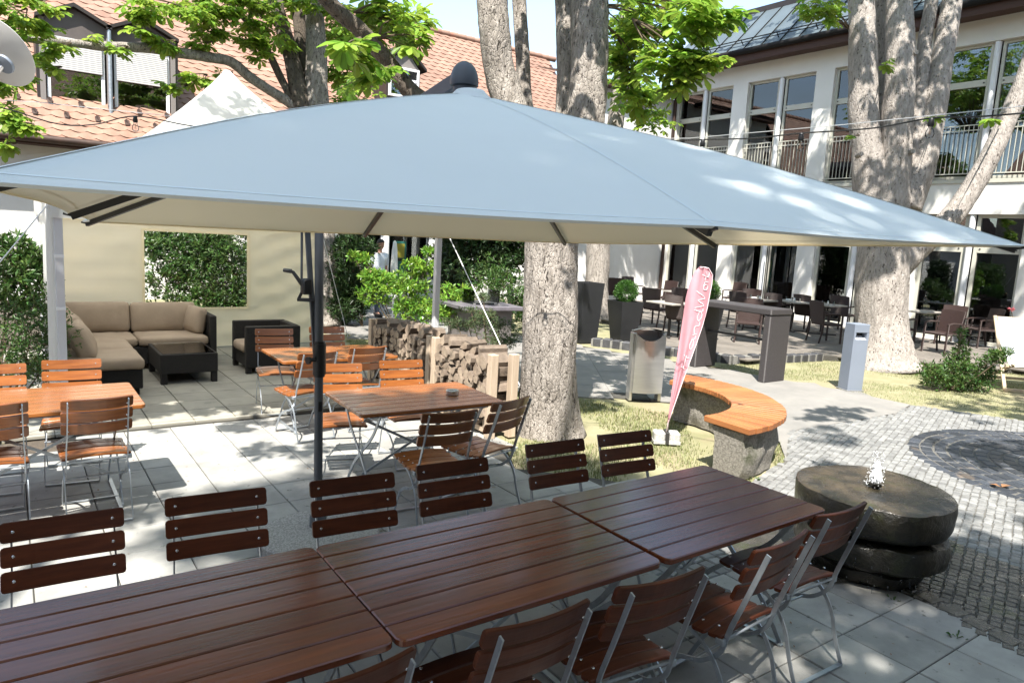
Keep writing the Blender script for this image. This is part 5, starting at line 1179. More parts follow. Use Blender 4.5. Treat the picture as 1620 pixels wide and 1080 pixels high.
# ---------------------------------------------------------------- trees
def bark_tube(b, pts, rad, seg=28, step=.07, amp=.06, seed=0, flare=0):
    P = [Vector(p) for p in pts]; L = sum((P[i+1]-P[i]).length for i in range(len(P)-1)); n = max(2, int(L/step/(len(P)-1)))
    Q = bez(P, n); R = []
    for i in range(len(Q)):
        f = i/(len(Q)-1)*(len(rad)-1); k_ = min(int(f), len(rad)-2); g = f-k_; g = g*g*(3-2*g); R.append(rad[k_]*(1-g)+rad[k_+1]*g)
    if flare:
        for i, q in enumerate(Q): R[i] *= 1+flare*math.exp(-max(0, q.z-Q[0].z)/.16)
    def jit(p, r):
        a = noise.noise((p.x*2.2+seed, p.y*2.2, p.z*1.1))*.12
        k1 = 9/max(.5, r*4); rd = 1-abs(noise.noise((p.x*k1+seed, p.y*k1, p.z*1.7))*2.2); a += (max(-.3, rd)-.45)*amp*1.0
        v = noise.voronoi((p.x*17+seed, p.y*17, p.z*6))[0]; c = (v[1]-v[0]); a += (min(c, .3)-.18)*amp*.9
        return a*r
    b.tube(Q, R, seg, jit=jit)
def chestnut_leaf(b, p, d, L, r_):
    """compound leaf: five to seven drooping obovate leaflets round the stalk tip"""
    d = d.normalized(); side = d.cross(Vector((0, 0, 1)))
    if side.length < .1: side = Vector((1, 0, 0))
    side.normalize(); nrm = side.cross(d).normalized(); n = r_.choice((5, 5, 6, 7))
    for i in range(n):
        a = (i-(n-1)/2)/((n-1)/2)*1.95; ll = L*(1-.16*abs(a))*r_.uniform(.9, 1.05); w = ll*.47
        q = (d*math.cos(a)+side*math.sin(a)); q = (q-Vector((0, 0, 1))*r_.uniform(.15, .5)+nrm*r_.uniform(-.12,.12)).normalized(); s = q.cross(nrm)
        if s.length < .05: s = side
        s.normalize(); m = s.cross(q).normalized()
        if m.z < 0: m = -m
        dr = -Vector((0, 0, 1))*ll*.10; P = [p, p+q*ll*.36+s*w*.24+m*w*.10, p+q*ll*.70+s*w*.5+m*w*.13+dr*.5, p+q*ll*.91+s*w*.36+m*w*.06+dr, p+q*ll+dr*1.4, p+q*ll*.91-s*w*.36+m*w*.06+dr, p+q*ll*.70-s*w*.5+m*w*.13+dr*.5, p+q*ll*.36-s*w*.24+m*w*.10, p+q*ll*.66+dr*.4-m*w*.02]
        b.add(P, [(0,1,2,8), (8,2,3,4), (8,4,5,6), (0,8,6,7)])
def in_view(p, mx=0): x, y, w = pr(p); return w > .3 and -mx < x < 1620+mx and -mx < y < 1080+mx
def clump(b, tw, c, R, n, L, seed, src=None, keep=None, twigs=6):
    r_ = random.Random(seed); c = Vector(c); R = Vector(R) if not isinstance(R, (int, float)) else Vector((R, R, R))
    cen = []
    for i in range(max(2, twigs)):
        d = Vector((r_.gauss(0,1), r_.gauss(0,1), r_.gauss(0,.8))).normalized(); e = c+Vector((d.x*R.x, d.y*R.y, d.z*R.z))*r_.uniform(.35, .95); cen.append(e)
        s = Vector(src) if src else c
        if tw is not None and not (keep and not keep(e)): tw.tube(bez([s, (s+e)/2+Vector((0, 0, .12*R.z))+Vector((r_.uniform(-.06,.06), r_.uniform(-.06,.06), 0)), e], 4), [.012]*3+[.008]*3+[.004]*3, 5, cap=False)
    k_ = 0
    while k_ < n:
        e = r_.choice(cen); d = Vector((r_.gauss(0,1), r_.gauss(0,1), r_.gauss(0,.7))); p = e+Vector((d.x*R.x, d.y*R.y, d.z*R.z))*.30
        k_ += 1
        if keep and not keep(p): continue
        o = (p-c); o.z *= .5
        chestnut_leaf(b, p, (o.normalized()+Vector((r_.gauss(0,.5), r_.gauss(0,.5), r_.uniform(-.25,.35)))), L*r_.uniform(.7, 1.12), r_)
shade_keep = lambda p: not in_view(p, 40)
# big tree in the middle
t = thing('chestnut_tree', 'big chestnut tree with rough peeling trunk standing beside the firewood rack', 'tree', (4.72, 5.80, 0)); O = Vector((4.72, 5.80, 0)); W0 = depth((4.72, 5.80, 1.2))
def A(x, y, w=W0): return at(x, y, w)-O
b = MB(); bark_tube(b, [(0, 0, -.05), A(869, 560), A(872, 400), A(878, 300), A(884, 235)], [.34, .295, .285, .33, .36], 72, .035, .06, 1, flare=.2)
bark_tube(b, [A(868, 300, W0+.1), A(830, 220, W0+.12), A(795, 130, W0+.12), A(781, 40), A(774, -60), A(765, -220)], [.26, .175, .17, .165, .155, .13], 36, .045, .07, 3)
bark_tube(b, [A(905, 290, W0-.05), A(925, 190, W0-.08), A(932, 90, W0-.1), A(934, -20, W0-.1), A(938, -220)], [.24, .205, .195, .185, .16], 40, .045, .09, 5)
bark_tube(b, [A(868, 280, W0+.22), A(893, 200, W0+.32), A(897, 90, W0+.35), A(893, -20, W0+.35), A(885, -220)], [.2, .125, .115, .11, .10], 28, .06, .06, 9)
bark_tube(b, [A(852, 260, W0+.35), A(832, 170, W0+.5), A(826, 80, W0+.5), A(820, -20, W0+.5), A(812, -200)], [.15, .088, .085, .082, .07], 24, .06, .06, 7)
b.build('trunk', 'bark', t, smooth=True); b = MB(); bark_tube(b, [A(850, 290, W0-.1), A(740, 205, W0-.25), A(655, 150, W0-.4), A(614, 98, W0-.5), A(570, 48, W0-.6), A(528, 12, W0-.7), A(470, -60, W0-.9), A(380, -190, W0-1.2)], [.16, .10, .085, .08, .08, .078, .07, .05], 28, .05, .06, 11)
b.build('side_limb', 'bark_dark', t, smooth=True)
lf, tw = MB(), MB()
V = lambda x, y, w, R, n, L=.17, s=0, src=None, twg=5: clump(lf, tw, A(x, y, w), R, int(n*1.45), L*1.16, s+int(x*7+y*3), src=A(*src) if src else None, twigs=twg)
# foliage hanging right of the trunk
V(1010, 40, 7.9, (.42, .4, .32), 58, .16, src=(945, 10, 7.6)); V(1075, 25, 7.3, (.40, .4, .28), 56, .17, 1, src=(1000, 0, 7.6)); V(1000, 110, 8.3, (.30, .3, .30), 34, .15, 2, src=(960, 40, 7.8)); V(1060, 95, 7.2, (.32, .3, .25), 42, .17, 3, src=(1000, 30, 7.4))
V(1115, 97, 7.1, (.26, .2, .10), 20, .12, 4, src=(1060, 70, 7.2), twg=4); V(1142, 100, 7.0, (.10, .1, .05), 7, .10, 5, src=(1110, 95, 7.1), twg=3); V(1005, 155, 8.6, (.22, .2, .18), 24, .13, 6, src=(990, 100, 8.4)); V(1030, 180, 8.8, (.14, .1, .08), 9, .12, 7, src=(1010, 150, 8.6), twg=3); V(975, 70, 8.6, (.2, .2, .35), 22, .14, 21, src=(950, 30, 8)); V(1085, 125, 7.1, (.16,.15,.16), 16, .16, 22, src=(1060, 80, 7.2), twg=3)
V(1100, 5, 9.6, (.3, .3, .2), 24, .14, 23, src=(1040, 0, 8.5))
# foliage along the diagonal limb
V(560, 80, 5.9, (.16, .15, .12), 10, .17, 8, src=(590, 75, 6.9), twg=3); V(545, 68, 5.7, (.07, .05, .05), 4, .19, 9, src=(570, 60, 6.5), twg=2); V(600, 120, 6.3, (.14, .12, .12), 10, .15, 10, src=(620, 105, 6.9), twg=3); V(640, 60, 7.0, (.22, .2, .22), 24, .14, 11, src=(600, 60, 6.9)); V(610, 20, 7.2, (.30, .3, .22), 34, .15, 12, src=(560, 20, 6.9)); V(650, 30, 7.6, (.18,.2,.22), 18, .13, 24, src=(600, 30, 7))
V(575, 40, 7.6, (.3, .3, .3), 26, .14, 13, src=(540, 20, 7)); V(560, 140, 8.5, (.25, .3, .25), 20, .14, 14, src=(600, 110, 7.2))
# canopy overhead, out of the frame, that gives the dappled shade
def over(T, dh, R, n, L=.20, s=0, src=None, b_=None, tw_=None, org=None):
    T = Vector(T); p = T+Vector((-.435, -.44, 1))*dh; clump(b_ or lf, tw_ or tw, p-(org or O), R, n, L, s+int(T.x*31+T.y*17), twigs=16, keep=lambda q: not in_view(q+(org or O), 25))
HIGH = [((.5, 1.7, 2.3), 6.2, (1.0, .8, .35), 330), ((1.2, 1.6, 2.3), 6.4, (.8, .8, .35), 280), ((2.2, 1.6, 2.3), 6.4, (.6, .6, .35), 60), ((.6, 2.7, 2.3), 6.6, (1.0, .8, .35), 330), ((1.5, 2.6, 2.5), 6.2, (.9, .8, .35), 330), ((2.3, 2.8, 2.4), 6.3, (.7, .6, .3), 170), ((.8, 3.8, 2.2), 6.6, (1.0, .7, .3), 260), ((1.9, 3.7, 2.2), 6.6, (.9, .7, .3), 260), ((2.8, 3.6, 2.1), 6.8, (.7, .6, .3), 170), ((2.9, 1.3, 2.1), 6.6, (.4, .4, .25), 50), ((-.4, 3.6, .2), 6.0, (1.0, .8, .4), 150), ((-.8, 5.6, .2), 6.2, (.5, .5, .3), 18), ((.2, 5.0, .6), 6.0, (.9,.3,.3), 14), ((0, 2.2, .8), 5.6, (.8, .7, .35), 160),
    ((.8, .9, .6), 4.8, (.9, .7, .4), 130), ((2.2, .9, .6), 4.8, (.9, .7, .4), 130), ((3.5, .9, .6), 5.2, (.9, .8, .4), 220), ((4.0, .2, 0), 5.6, (.9, .8, .4), 200), ((3.0, .1, 0), 5.6, (.9, .8, .4), 160), ((4.9, 1.7, .5), 5.6, (.4, .4, .3), 34), ((4.3, 1.2, 0), 5.4, (.5, .5, .3), 90), ((4.9, .6, 0), 5.5, (1.0, .9, .4), 200), ((6.4, 1.0, 0), 5.6, (1.0, .8, .4), 150), ((5.2, 1.8, .3), 5.2, (.8, .5, .4), 80), ((7.9, 1.3, 0), 5.8, (1.0, .8, .4), 120), ((2.0, -.4, .3), 5.0, (1.0, .8, .4), 100), ((9.2, 1.6, 0), 6, (1., .8, .4), 140), ((8.9, 2.7, 0), 6.2, (.8, .5, .3), 90),
    ((6.0, 6.9, 0), 6.4, (.6, .6, .3), 60), ((7.0, 8.2, 0), 6.6, (.8, .7, .3), 110), ((8.2, 9.3, 0), 7, (.9, .8, .3), 130), ((6.6, 10.4, 0), 7.2, (.8, .9, .3), 100), ((8.6, 7.6, 0), 7.0, (.5, .5, .3), 30), ((9.0, 11.6, 0), 8, (.8, .8, .3), 110), ((3.9, 4.2, .2), 5.5, (.4, .4, .3), 24), ((8.6, 3.2, 0), 6.2, (.5, .35, .3), 26), ((7.6, 4.3, 0), 6.0, (.35, .3, .2), 14), ((8.9, 4.9, 0), 6.4, (.65, .22, .2), 34), ((6.2, 3.5, 0), 6.2, (.4, .16, .2), 12)]
for T, dh, R, n in HIGH:
    if not (T[1] < 4.6 and T[0] < 8): over(T, dh, R, n, s=3)
lf.add(tw.v, tw.f, 1); lf.build('crown', ['chestnut_leaf', 'twig'], t)
# tall tree out of the frame to the left, its high crown shades the front of the patio
t = thing('chestnut_tree', 'tall chestnut tree left of the viewpoint shading the front tables', 'tree', (-5.2, -2.6, 0)); O = Vector((-5.2, -2.6, 0)); b = MB()
bark_tube(b, [(0, 0, -.05), (.05, 0, 2), (0, .1, 4.5), (.2, .1, 7), (.3, .3, 9.5)], [.42, .36, .34, .30, .2], 36, .15, .05, 61, flare=.2)
for (x, y, z) in ((2.5, .5, 11), (3.5, 3.0, 11.5), (6, -.5, 11), (1, 3.5, 11), (-1, -1.5, 11), (5, 3, 12.5)): bark_tube(b, [(.2, .1, 6.5+.3*x*.2), (x*.4, y*.4, 8.8), (x, y, z)], [.16, .11, .05], 16, .25, .05, 62)
b.build('trunk', 'bark', t, smooth=True); lf, tw = MB(), MB()
for T, dh, R, n in HIGH:
    if T[1] < 4.6 and T[0] < 8: over(T, max(dh*1.75, 10.5) if T[2] > 1.5 else dh*1.8, R, int(n*.9), L=.23, s=3)
lf.add(tw.v, tw.f, 1); lf.build('crown', ['chestnut_leaf', 'twig'], t)
# second tree behind the planters
q = un(943, 507); t = thing('chestnut_tree', 'chestnut tree rising behind the tall black planters', 'tree', q); O = q; W1 = depth(q)
b = MB(); bark_tube(b, [(0, 0, -.05), A(945, 440, W1), A(948, 380, W1), A(962, 280, W1), A(975, 190, W1), A(983, 120, W1), A(990, 40, W1), A(994, -60, W1)], [.36, .31, .30, .25, .21, .19, .17, .15], 40, .08, .05, 21, flare=.15)
b.build('trunk', 'bark', t, smooth=True); lf, tw = MB(), MB()
V(985, 90, 17.5, (.8, .8, .8), 60, .20, src=(985, 90, 17.8)); V(1010, 150, 17.2, (.6, .6, .5), 50, .20, src=(985, 120, 17.8)); V(1030, 190, 17, (.45, .4, .4), 30, .19, src=(990, 150, 17.8)); V(1000, 10, 17.5, (1.0, 1, .6), 60, .2, src=(990, 10, 17.8)); V(965, 215, 17.9, (.3, .3, .3), 14, .18, src=(975, 190, 17.8))
for T, dh, R, n in (((13.0, 12.2, .5), 9.5, (1.4, 1.2, .4), 190), ((14.6, 11.0, .5), 9.5, (1.4, 1.2, .4), 190), ((11.4, 13.2, .5), 9.0, (1.2, 1.1, .4), 110), ((16.0, 13.2, .5), 9.5, (1.4, 1.2, .4), 170), ((17.2, 11, .6), 9.5, (1.2, 1.2, .4), 140), ((8.0, 15.0, .5), 8.5, (1.4, 1.2, .5), 140), ((10.5, 17.0, .5), 8.5, (1.6, 1.2, .5), 160), ((16.6, 17.9, 2.2), 8.5, (1.3, .6, 1.1), 220), ((15.0, 17.9, 2.6), 8.5, (1.1, .6, 1.1), 200), ((17.9, 17.9, 2.2), 8.5, (1.0, .6, 1.1), 170)):
    over(T, dh, R, n, L=.24, s=8)
lf.add(tw.v, tw.f, 1); lf.build('crown', ['chestnut_leaf', 'twig'], t)
# right tree
q = un(1397, 580); t = thing('chestnut_tree', 'pale barked chestnut tree splitting into many stems before the white building', 'tree', q); O = q; W2 = depth(q)
b = MB(); bark_tube(b, [(0, 0, -.08), A(1394, 500, W2), A(1397, 400, W2), A(1400, 340, W2), A(1400, 290, W2)], [.56, .44, .46, .46, .28], 80, .06, .05, 31, flare=.32)
bark_tube(b, [A(1384, 350, W2), A(1368, 210, W2-.1), A(1365, 110, W2-.1), A(1363, 0, W2-.1), A(1362, -120, W2-.1)], [.34, .26, .25, .235, .21], 44, .07, .05, 33)
bark_tube(b, [A(1408, 350, W2-.1), A(1418, 200, W2-.2), A(1424, 100, W2-.25), A(1422, 0, W2-.2), A(1420, -120, W2-.2)], [.34, .275, .26, .24, .22], 48, .07, .05, 35)
bark_tube(b, [A(1393, 280, W2+.35), A(1391, 150, W2+.45), A(1396, 0, W2+.5), A(1400, -120, W2+.5)], [.3, .16, .16, .15], 28, .09, .05, 37)
bark_tube(b, [A(1430, 320, W2), A(1447, 220, W2-.1), A(1459, 120, W2), A(1464, 60, W2+.05), A(1474, 0, W2), A(1484, -120, W2)], [.2, .15, .13, .12, .11, .09], 26, .09, .05, 39)
bark_tube(b, [A(1428, 330, W2-.05), A(1458, 255, W2-.1), A(1480, 160, W2-.1), A(1495, 70, W2-.1), A(1508, -10, W2-.1), A(1525, -120, W2-.1)], [.34, .26, .21, .19, .17, .14], 36, .08, .05, 41)
bark_tube(b, [A(1416, 425, W2), A(1462, 385, W2-.05), A(1510, 338, W2-.1), A(1543, 290, W2-.15), A(1572, 235, W2-.2), A(1604, 165, W2-.25), A(1632, 90, W2-.3), A(1665, -40, W2-.3)], [.26, .21, .205, .19, .17, .16, .15, .12], 32, .08, .05, 43)
b.build('trunk', 'bark_pale', t, smooth=True); b = MB()
for (x, y) in ((1356, 247), (1437, 243), (1442, 88)):
    p = A(x, y, W2-.34); b.tube([p, p-fw*.16], [.05, .042], 12)
b.build('branch_stub', 'bark_pale', t, smooth=40); lf, tw = MB(), MB()
V(1295, 12, W2-.6, (.5, .4, .22), 26, .18, src=(1345, 45, W2)); V(1318, 30, W2-.5, (.2, .2, .12), 10, .15, src=(1345, 48, W2), twg=3); V(1480, 185, 12.5, (.09, .1, .05), 4, .15, src=(1478, 200, 13.2), twg=2); V(1566, 188, 12, (.12, .1, .05), 4, .16, src=(1590, 180, 13), twg=2); V(1352, 214, 12.6, (.05, .05, .04), 2, .12, src=(1360, 214, 13), twg=2); V(1398, 98, 12.6, (.1, .05, .08), 3, .16, src=(1400, 100, 13), twg=2)
for T, dh, R, n in (((12.0, 3.9, 0), 8, (1.3, .8, .4), 110), ((14.0, 3.6, 0), 8, (1.2, .9, .4), 90), ((14.6, 8.4, .3), 9.5, (1.4, 1.0, .4), 130), ((16.6, 9.6, .5), 10, (1.4, 1.2, .4), 130), ((19, 8.5, 6.0), 6.5, (1.2, 1.5, 1.1), 210), ((19, 11.5, 5.8), 6.5, (1.1, 1.4, 1.1), 200), ((19, 6.0, 3.2), 8.0, (1.2, 1.3, .8), 160), ((19, 14.5, 3), 8.5, (1, 1.2, .9), 130), ((19, 14.6, 6.4), 6.5, (.9, 1.2, .8), 110), ((19, 10, 3.4), 8.5, (1, 1.6, .8), 190), ((19, 12.3, 2.0), 8.5, (1, 1.4, .6), 110), ((18.2, 5.6, .5), 9, (1., 1., .5), 60), ((20, 13, 9.2), 3.4, (1., 1.2, .8), 80), ((20, 10, 9.2), 3.4, (1., 1.4, .8), 90), ((20, 16.5, 9.0), 3.4, (.6, .9, .6), 40), ((13.3, 5.5, 0), 8.2, (.5, .3, .3), 14)):
    over(T, dh, R, n, L=.24, s=5)
lf.add(tw.v, tw.f, 1); lf.build('crown', ['chestnut_leaf', 'twig'], t)
# left tree behind the tent
q = un(521, 513); t = thing('chestnut_tree', 'chestnut tree behind the tent with dark stems and a long bare side branch', 'tree', q); O = q; W3 = depth(q)
b = MB(); bark_tube(b, [(0, 0, -.05), A(519, 440, W3), A(514, 370, W3), A(507, 280, W3), A(502, 180, W3), A(500, 90, W3), A(498, 20, W3), A(492, -80, W3)], [.26, .215, .21, .24, .25, .22, .20, .17], 44, .07, .05, 51, flare=.2); b.build('trunk', 'bark', t, smooth=True); b = MB()
bark_tube(b, [A(500, 250, W3), A(478, 170, W3-.1), A(462, 95, W3-.1), A(446, 40, W3), A(425, -30, W3)], [.22, .20, .17, .15, .12], 30, .09, .05, 53)
bark_tube(b, [A(492, 230, W3+.1), A(483, 130, W3+.2), A(476, 60, W3+.2), A(470, -40, W3+.2)], [.2, .14, .15, .14], 28, .09, .05, 55)
bark_tube(b, [A(480, 190, W3-.2), A(463, 130, W3-.3), A(452, 70, W3-.3), A(444, 10, W3-.3), A(440, -60, W3-.3)], [.12, .085, .075, .07, .06], 20, .1, .05, 57)
bark_tube(b, [A(478, 185, W3-.1), A(450, 135, W3-.3), A(425, 85, W3-.4), A(395, 40, W3-.5), A(360, 0, W3-.6), A(330, -50, W3-.6)], [.12, .08, .07, .06, .05, .04], 20, .1, .05, 58)
b.build('stems', 'bark_dark', t, smooth=True); b = MB()
bark_tube(b, [A(492, 200, W3-.1), A(462, 166, W3-.2), A(425, 142, W3-.5), A(395, 122, W3-.8), A(365, 98, W3-1.1), A(330, 91, W3-1.4), A(285, 84, W3-1.7), A(230, 76, W3-2.1), A(170, 74, W3-2.5), A(110, 68, W3-2.9), A(50, 62, W3-3.3), A(-20, 50, W3-3.6)], [.13, .11, .10, .098, .095, .09, .09, .085, .08, .07, .06, .04], 26, .07, .07, 59)
b.build('long_branch', 'bark', t, smooth=True); lf, tw = MB(), MB()
for (x, y, w, R, n, s) in ((250, 8, W3-2.4, (.7, .5, .22), 42, 1), (330, 18, W3-1.5, (.7, .5, .28), 60, 2), (400, 15, W3-1, (.7, .5, .3), 62, 3), (440, 45, W3-.8, (.5, .4, .25), 16, 4), (385, 62, W3-1.2, (.35, .3, .18), 24, 5), (330, 52, W3-1.5, (.3, .3, .12), 18, 6),
    (210, 22, W3-2.4, (.25, .2, .12), 12, 7), (222, 55, W3-2.3, (.28, .3, .10), 11, 8), (260, 68, W3-2.1, (.28, .2, .12), 14, 9), (185, 78, W3-2.5, (.12, .2, .06), 5, 10), (415, 88, W3-1, (.18, .2, .1), 9, 11), (310, 122, W3-1.8, (.35, .2, .14), 18, 12), (285, 138, W3-1.8, (.25, .2, .06), 8, 13), (350, 118, W3-1.2, (.12, .1, .1), 5, 14), (318, 70, W3-1.6, (.2, .2, .1), 9, 15),
    (480, 10, W3+.6, (.7, .6, .25), 26, 16), (520, 60, W3+1.2, (.5, .5, .6), 50, 17), (545, 110, W3+1.6, (.5, .5, .5), 46, 18), (570, 60, W3+1.6, (.6, .6, .6), 60, 19), (600, 20, W3+2, (.7, .7, .4), 50, 20), (535, 165, W3+1.4, (.3, .4, .3), 22, 21), (445, 0, W3+.4, (.6, .6, .2), 24, 22),
    (25, 18, W3-4, (.45, .4, .14), 24, 24), (50, 50, W3-3.6, (.3, .3, .12), 12, 25), (20, 45, W3-3.7, (.3, .3, .12), 15, 26), (68, 82, W3-3.2, (.2, .3, .14), 10, 27), (80, 110, W3-3.2, (.12, .2, .1), 5, 28), (20, 130, W3-3.8, (.22, .2, .2), 18, 29), (12, 175, W3-3.9, (.2, .2, .3), 22, 30), (35, 200, W3-3.9, (.2, .1, .12), 8, 31), (8, 230, W3-3.9, (.1, .1, .06), 6, 32), (50, 5, W3-4, (.3, .3, .1), 14, 33), (12, 95, W3-3.3, (.2, .2, .12), 8, 34), (140, 60, W3-2.8, (.12, .2, .05), 3, 35), (95, 72, W3-3.1, (.2, .2, .05), 5, 36), (500, 10, W3-.4, (.5,.4,.25), 24, 37)):
    V(x, y, w, R, int(n*1.6), .175, s, src=(x+18, y-4, w+.1), twg=4)
for T, dh, R, n in (((2.4, 9.2, 3.4), 4.2, (.45, .35, .25), 16), ((3.3, 8.6, 3.0), 4.4, (.4, .3, .25), 12), ((.9, 8.3, .1), 5.8, (.8, .5, .3), 130), ((2.2, 8.3, .1), 5.8, (.8, .5, .3), 130), ((3.5, 8.35, .1), 5.8, (.8, .5, .3), 120), ((4.6, 8.9, .1), 6, (.5, .5, .3), 50), ((.4, 8.9, 1.5), 5.6, (.5, .5, .3), 60), ((.2, 10.2, 0), 6.5, (.8, .9, .4), 60), ((5.2, 12.5, 0), 6.5, (.6, .8, .4), 50), ((2.2, 7.3, 0), 6.0, (1.0, .16, .2), 16), ((1.9, 6.3, 0), 6.0, (.4, .25, .2), 11), ((5.5, 14.6, 1), 6.5, (.8,.8,.5), 70), ((9, 21, 2), 6.5, (1.5, 1, 1), 100)):
    over(T, dh, R, n, L=.22, s=6)
for (x, y, z) in ((5.5, 14.2, 9.0), (3.4, 13.6, 8.4), (7.2, 15.2, 9.2), (5.0, 12.2, 8.6), (4.6, 16.0, 9.4), (6.6, 13.2, 10.2), (2.2, 15.4, 9.0), (8.2, 13.4, 8.8)):
    clump(lf, tw, Vector((x, y, z))-O, (1.3, 1.2, .8), 170, .26, int(x*9), src=Vector((5.2, 14.3, 7.4))-O, twigs=14, keep=lambda q: not in_view(q+O, 20))
lf.add(tw.v, tw.f, 1); lf.build('crown', ['chestnut_leaf', 'twig'], t)
# ---------------------------------------------------------------- shrubs
def shrub(name, lab, base, blobs, n, L, w, m, stem_m='twig', seed=1, up_=.5, group=None, whorl=5, cat='shrub', flowers=None):
    t = thing(name, lab, cat, base, group=group); base = Vector(base); b, s = MB(), MB(); r_ = random.Random(seed); tot = sum(q[3] for q in blobs)
    for (x, y, z, wt, R) in blobs:
        c = Vector((x, y, z)); R = Vector(R) if not isinstance(R, (int, float)) else Vector((R, R, R))
        k_ = 0
        while k_ < n*wt/tot:
            d = Vector((r_.gauss(0,1), r_.gauss(0,1), r_.gauss(0,1))).normalized()*r_.random()**.45; p = c+Vector((d.x*R.x, d.y*R.y, d.z*R.z))*(1+.25*noise.noise(d*2.2+c))
            k_ += whorl
            if p.z < .02: continue
            ax = (d+Vector((0, 0, up_))+Vector((r_.gauss(0,.3), r_.gauss(0,.3), r_.gauss(0,.2)))).normalized(); 
            if k_ % 3 == 0: s.tube([p-ax*L*1.1, p+ax*L*.6], .0025, 4, cap=False)
            for q in range(whorl):
                leaf(b, p+ax*L*.35*q/whorl, (ax*.55+Vector((r_.gauss(0,1), r_.gauss(0,1), r_.gauss(0,1))).normalized()).normalized(), L*r_.uniform(.7, 1.15), w*r_.uniform(.8, 1.1), r_)
        s.tube(bez([(0, 0, 0), (c*.5)+Vector((0, 0, -.1*c.z)), c], 4), [.014]*3+[.01]*3+[.006]*3, 6)
    b.build('foliage', m, t); s.build('stems', stem_m, t)
    if flowers:
        for (x, y, z) in flowers:
            f = MB()
            for q in range(26): d = Vector((r_.gauss(0,1), r_.gauss(0,1), r_.gauss(0,.6))).normalized(); leaf(f, Vector((x, y, z)), d, .07, .02, r_)
            f.build('flower', 'flower_pink', t)
            MB().tube([(0, 0, 0), (x*.6, y*.6, z*.4), (x, y, z)], .006, 5).build('stem', 'twig', t)
    return t
def rel(base, x, y, w): p = at(x, y, w)-Vector(base); return (p.x, p.y, p.z)
bs_ = Vector((6.3, 12.6, 0)); wd = depth(bs_)
def R_(x, y, dw, wt, R): p = rel(bs_, x, y, wd+dw); return (*p, wt, R)
shrub('laurel_bush', 'bright yellow green leafy bush in full sun between the tent and the fire tables', bs_, [R_(640, 455, 0, 3, (.55,.5,.32)), R_(595, 440, .1, 1.8, (.3,.3,.16)), R_(575, 410, .2, .5, (.16,.2,.10)), R_(560, 405, .2, .25, (.12,.1,.06)), R_(670, 425, 0, 1, (.25,.25,.12)), R_(590, 465, 0, 1.4, (.3,.3,.2)), R_(680, 400, 0, .3, (.08,.1,.08)), R_(655, 418, 0, .5, (.2,.1,.08)), R_(660, 490, -.1, 2.4, (.5,.4,.24)), R_(720, 470, 0, 1.4, (.35,.3,.25)), R_(700, 495, -.2, 1.2, (.3,.3,.15))], 5200, .115, .042, 'laurel_leaf', seed=4)
bs_ = Vector((6.1, 14.0, 0)); wd = depth(bs_)
shrub('yew_shrub', 'dark evergreen shrub right of the tree trunk behind the tent', bs_, [R_(548, 430, 0, 3, (.38,.5,.75)), R_(560, 385, 0, 1.5, (.35,.4,.35)), R_(550, 480, 0, 2, (.45,.4,.4)), R_(575, 395, .2, .7, (.3,.2,.12))], 12000, .12, .03, 'dark_leaf', seed=5)
bs_ = Vector((10.6, 15.6, 0)); wd = depth(bs_)
shrub('dark_shrub', 'tall dark leafy shrub in shade behind the fire tables', bs_, [R_(740, 400, 0, 3, (1.1,.8,.8)), R_(790, 395, 0, 3, (.9,.8,.7)), R_(715, 430, .4, 2, (.6,.6,.6)), R_(830, 400, 0, 1.5, (.6,.6,.6)), R_(790, 350, 0, 2, (1.2,1,.7)), R_(745, 350, 0, 2, (1.2,1,.7))], 9000, .18, .07, 'dark_leaf', seed=6)
bs_ = Vector((8.0, 12.0, 0)); wd = depth(bs_)
shrub('green_shrub', 'low mid green shrub between path light and big trunk', bs_, [R_(815, 475, 1, 2, (.5,.4,.35)), R_(760, 430, 2.2, 2.5, (1.0,.5,.45)), R_(800, 445, 1.4, 2, (.5,.4,.3)), R_(820, 505, .5, 1, (.4,.3,.2)), R_(775, 450, 1.5, 1.2, (.5,.4,.3))], 2600, .12, .04, 'mid_leaf', seed=7)
bs_ = Vector((5.6, 8.3, 0)); wd = depth(bs_)
shrub('juniper_bush', 'feathery grey green juniper behind the firewood rack', bs_, [R_(765, 500, 0, 1.3, (.20,.2,.12)), R_(790, 515, .1, 1.2, (.25,.2,.12)), R_(740, 515, .1, 1, (.3,.2,.09)), R_(800, 540, 0, 1.2, (.22,.2,.1)), R_(765, 470, .3, .4, (.12,.1,.05)), R_(720, 510, .6, .8, (.3,.2,.07)), R_(780, 535, 0, .8, (.22,.2,.12)), R_(745, 490, .2, .4, (.3,.1,.03))], 5200, .045, .010, 'juniper_leaf', seed=8, up_=.2)
bs_ = Vector((12.3, 5.05, 0)); wd = depth(bs_)
shrub('lawn_shrub', 'bushy green shrub on the lawn in front of the wicker chairs', bs_, [R_(1495, 600, 0, 2, (.32,.3,.26)), R_(1520, 585, 0, 2.4, (.36,.3,.32)), R_(1475, 590, -.1, 1, (.16,.2,.2)), R_(1545, 602, 0, 1.6, (.3,.3,.2)), R_(1520, 555, 0, .5, (.1,.1,.2)), R_(1572, 565, -.2, .6, (.2,.1,.12)), R_(1590, 562, -.4, .3, (.12,.1,.08)), R_(1521, 530, 0, .2, (.06,.06,.08)), R_(1560, 585, 0, .7, (.2,.2,.15))], 4200, .085, .024, 'mid_leaf', seed=9)
bs_ = Vector((15.5, 5.0, 0)); wd = depth(bs_)
shrub('flowering_plant', 'slim plant with pinkish flower tufts behind the deck chair', bs_, [R_(1604, 520, 0, .6, (.12,.1,.12))], 120, .06, .02, 'mid_leaf', seed=10, flowers=[rel(bs_, 1600, 489, wd), rel(bs_, 1612, 508, wd), rel(bs_, 1603, 515, wd)], cat='plant')
bs_ = Vector((-.15, 10.4, 0)); wd = depth(bs_)
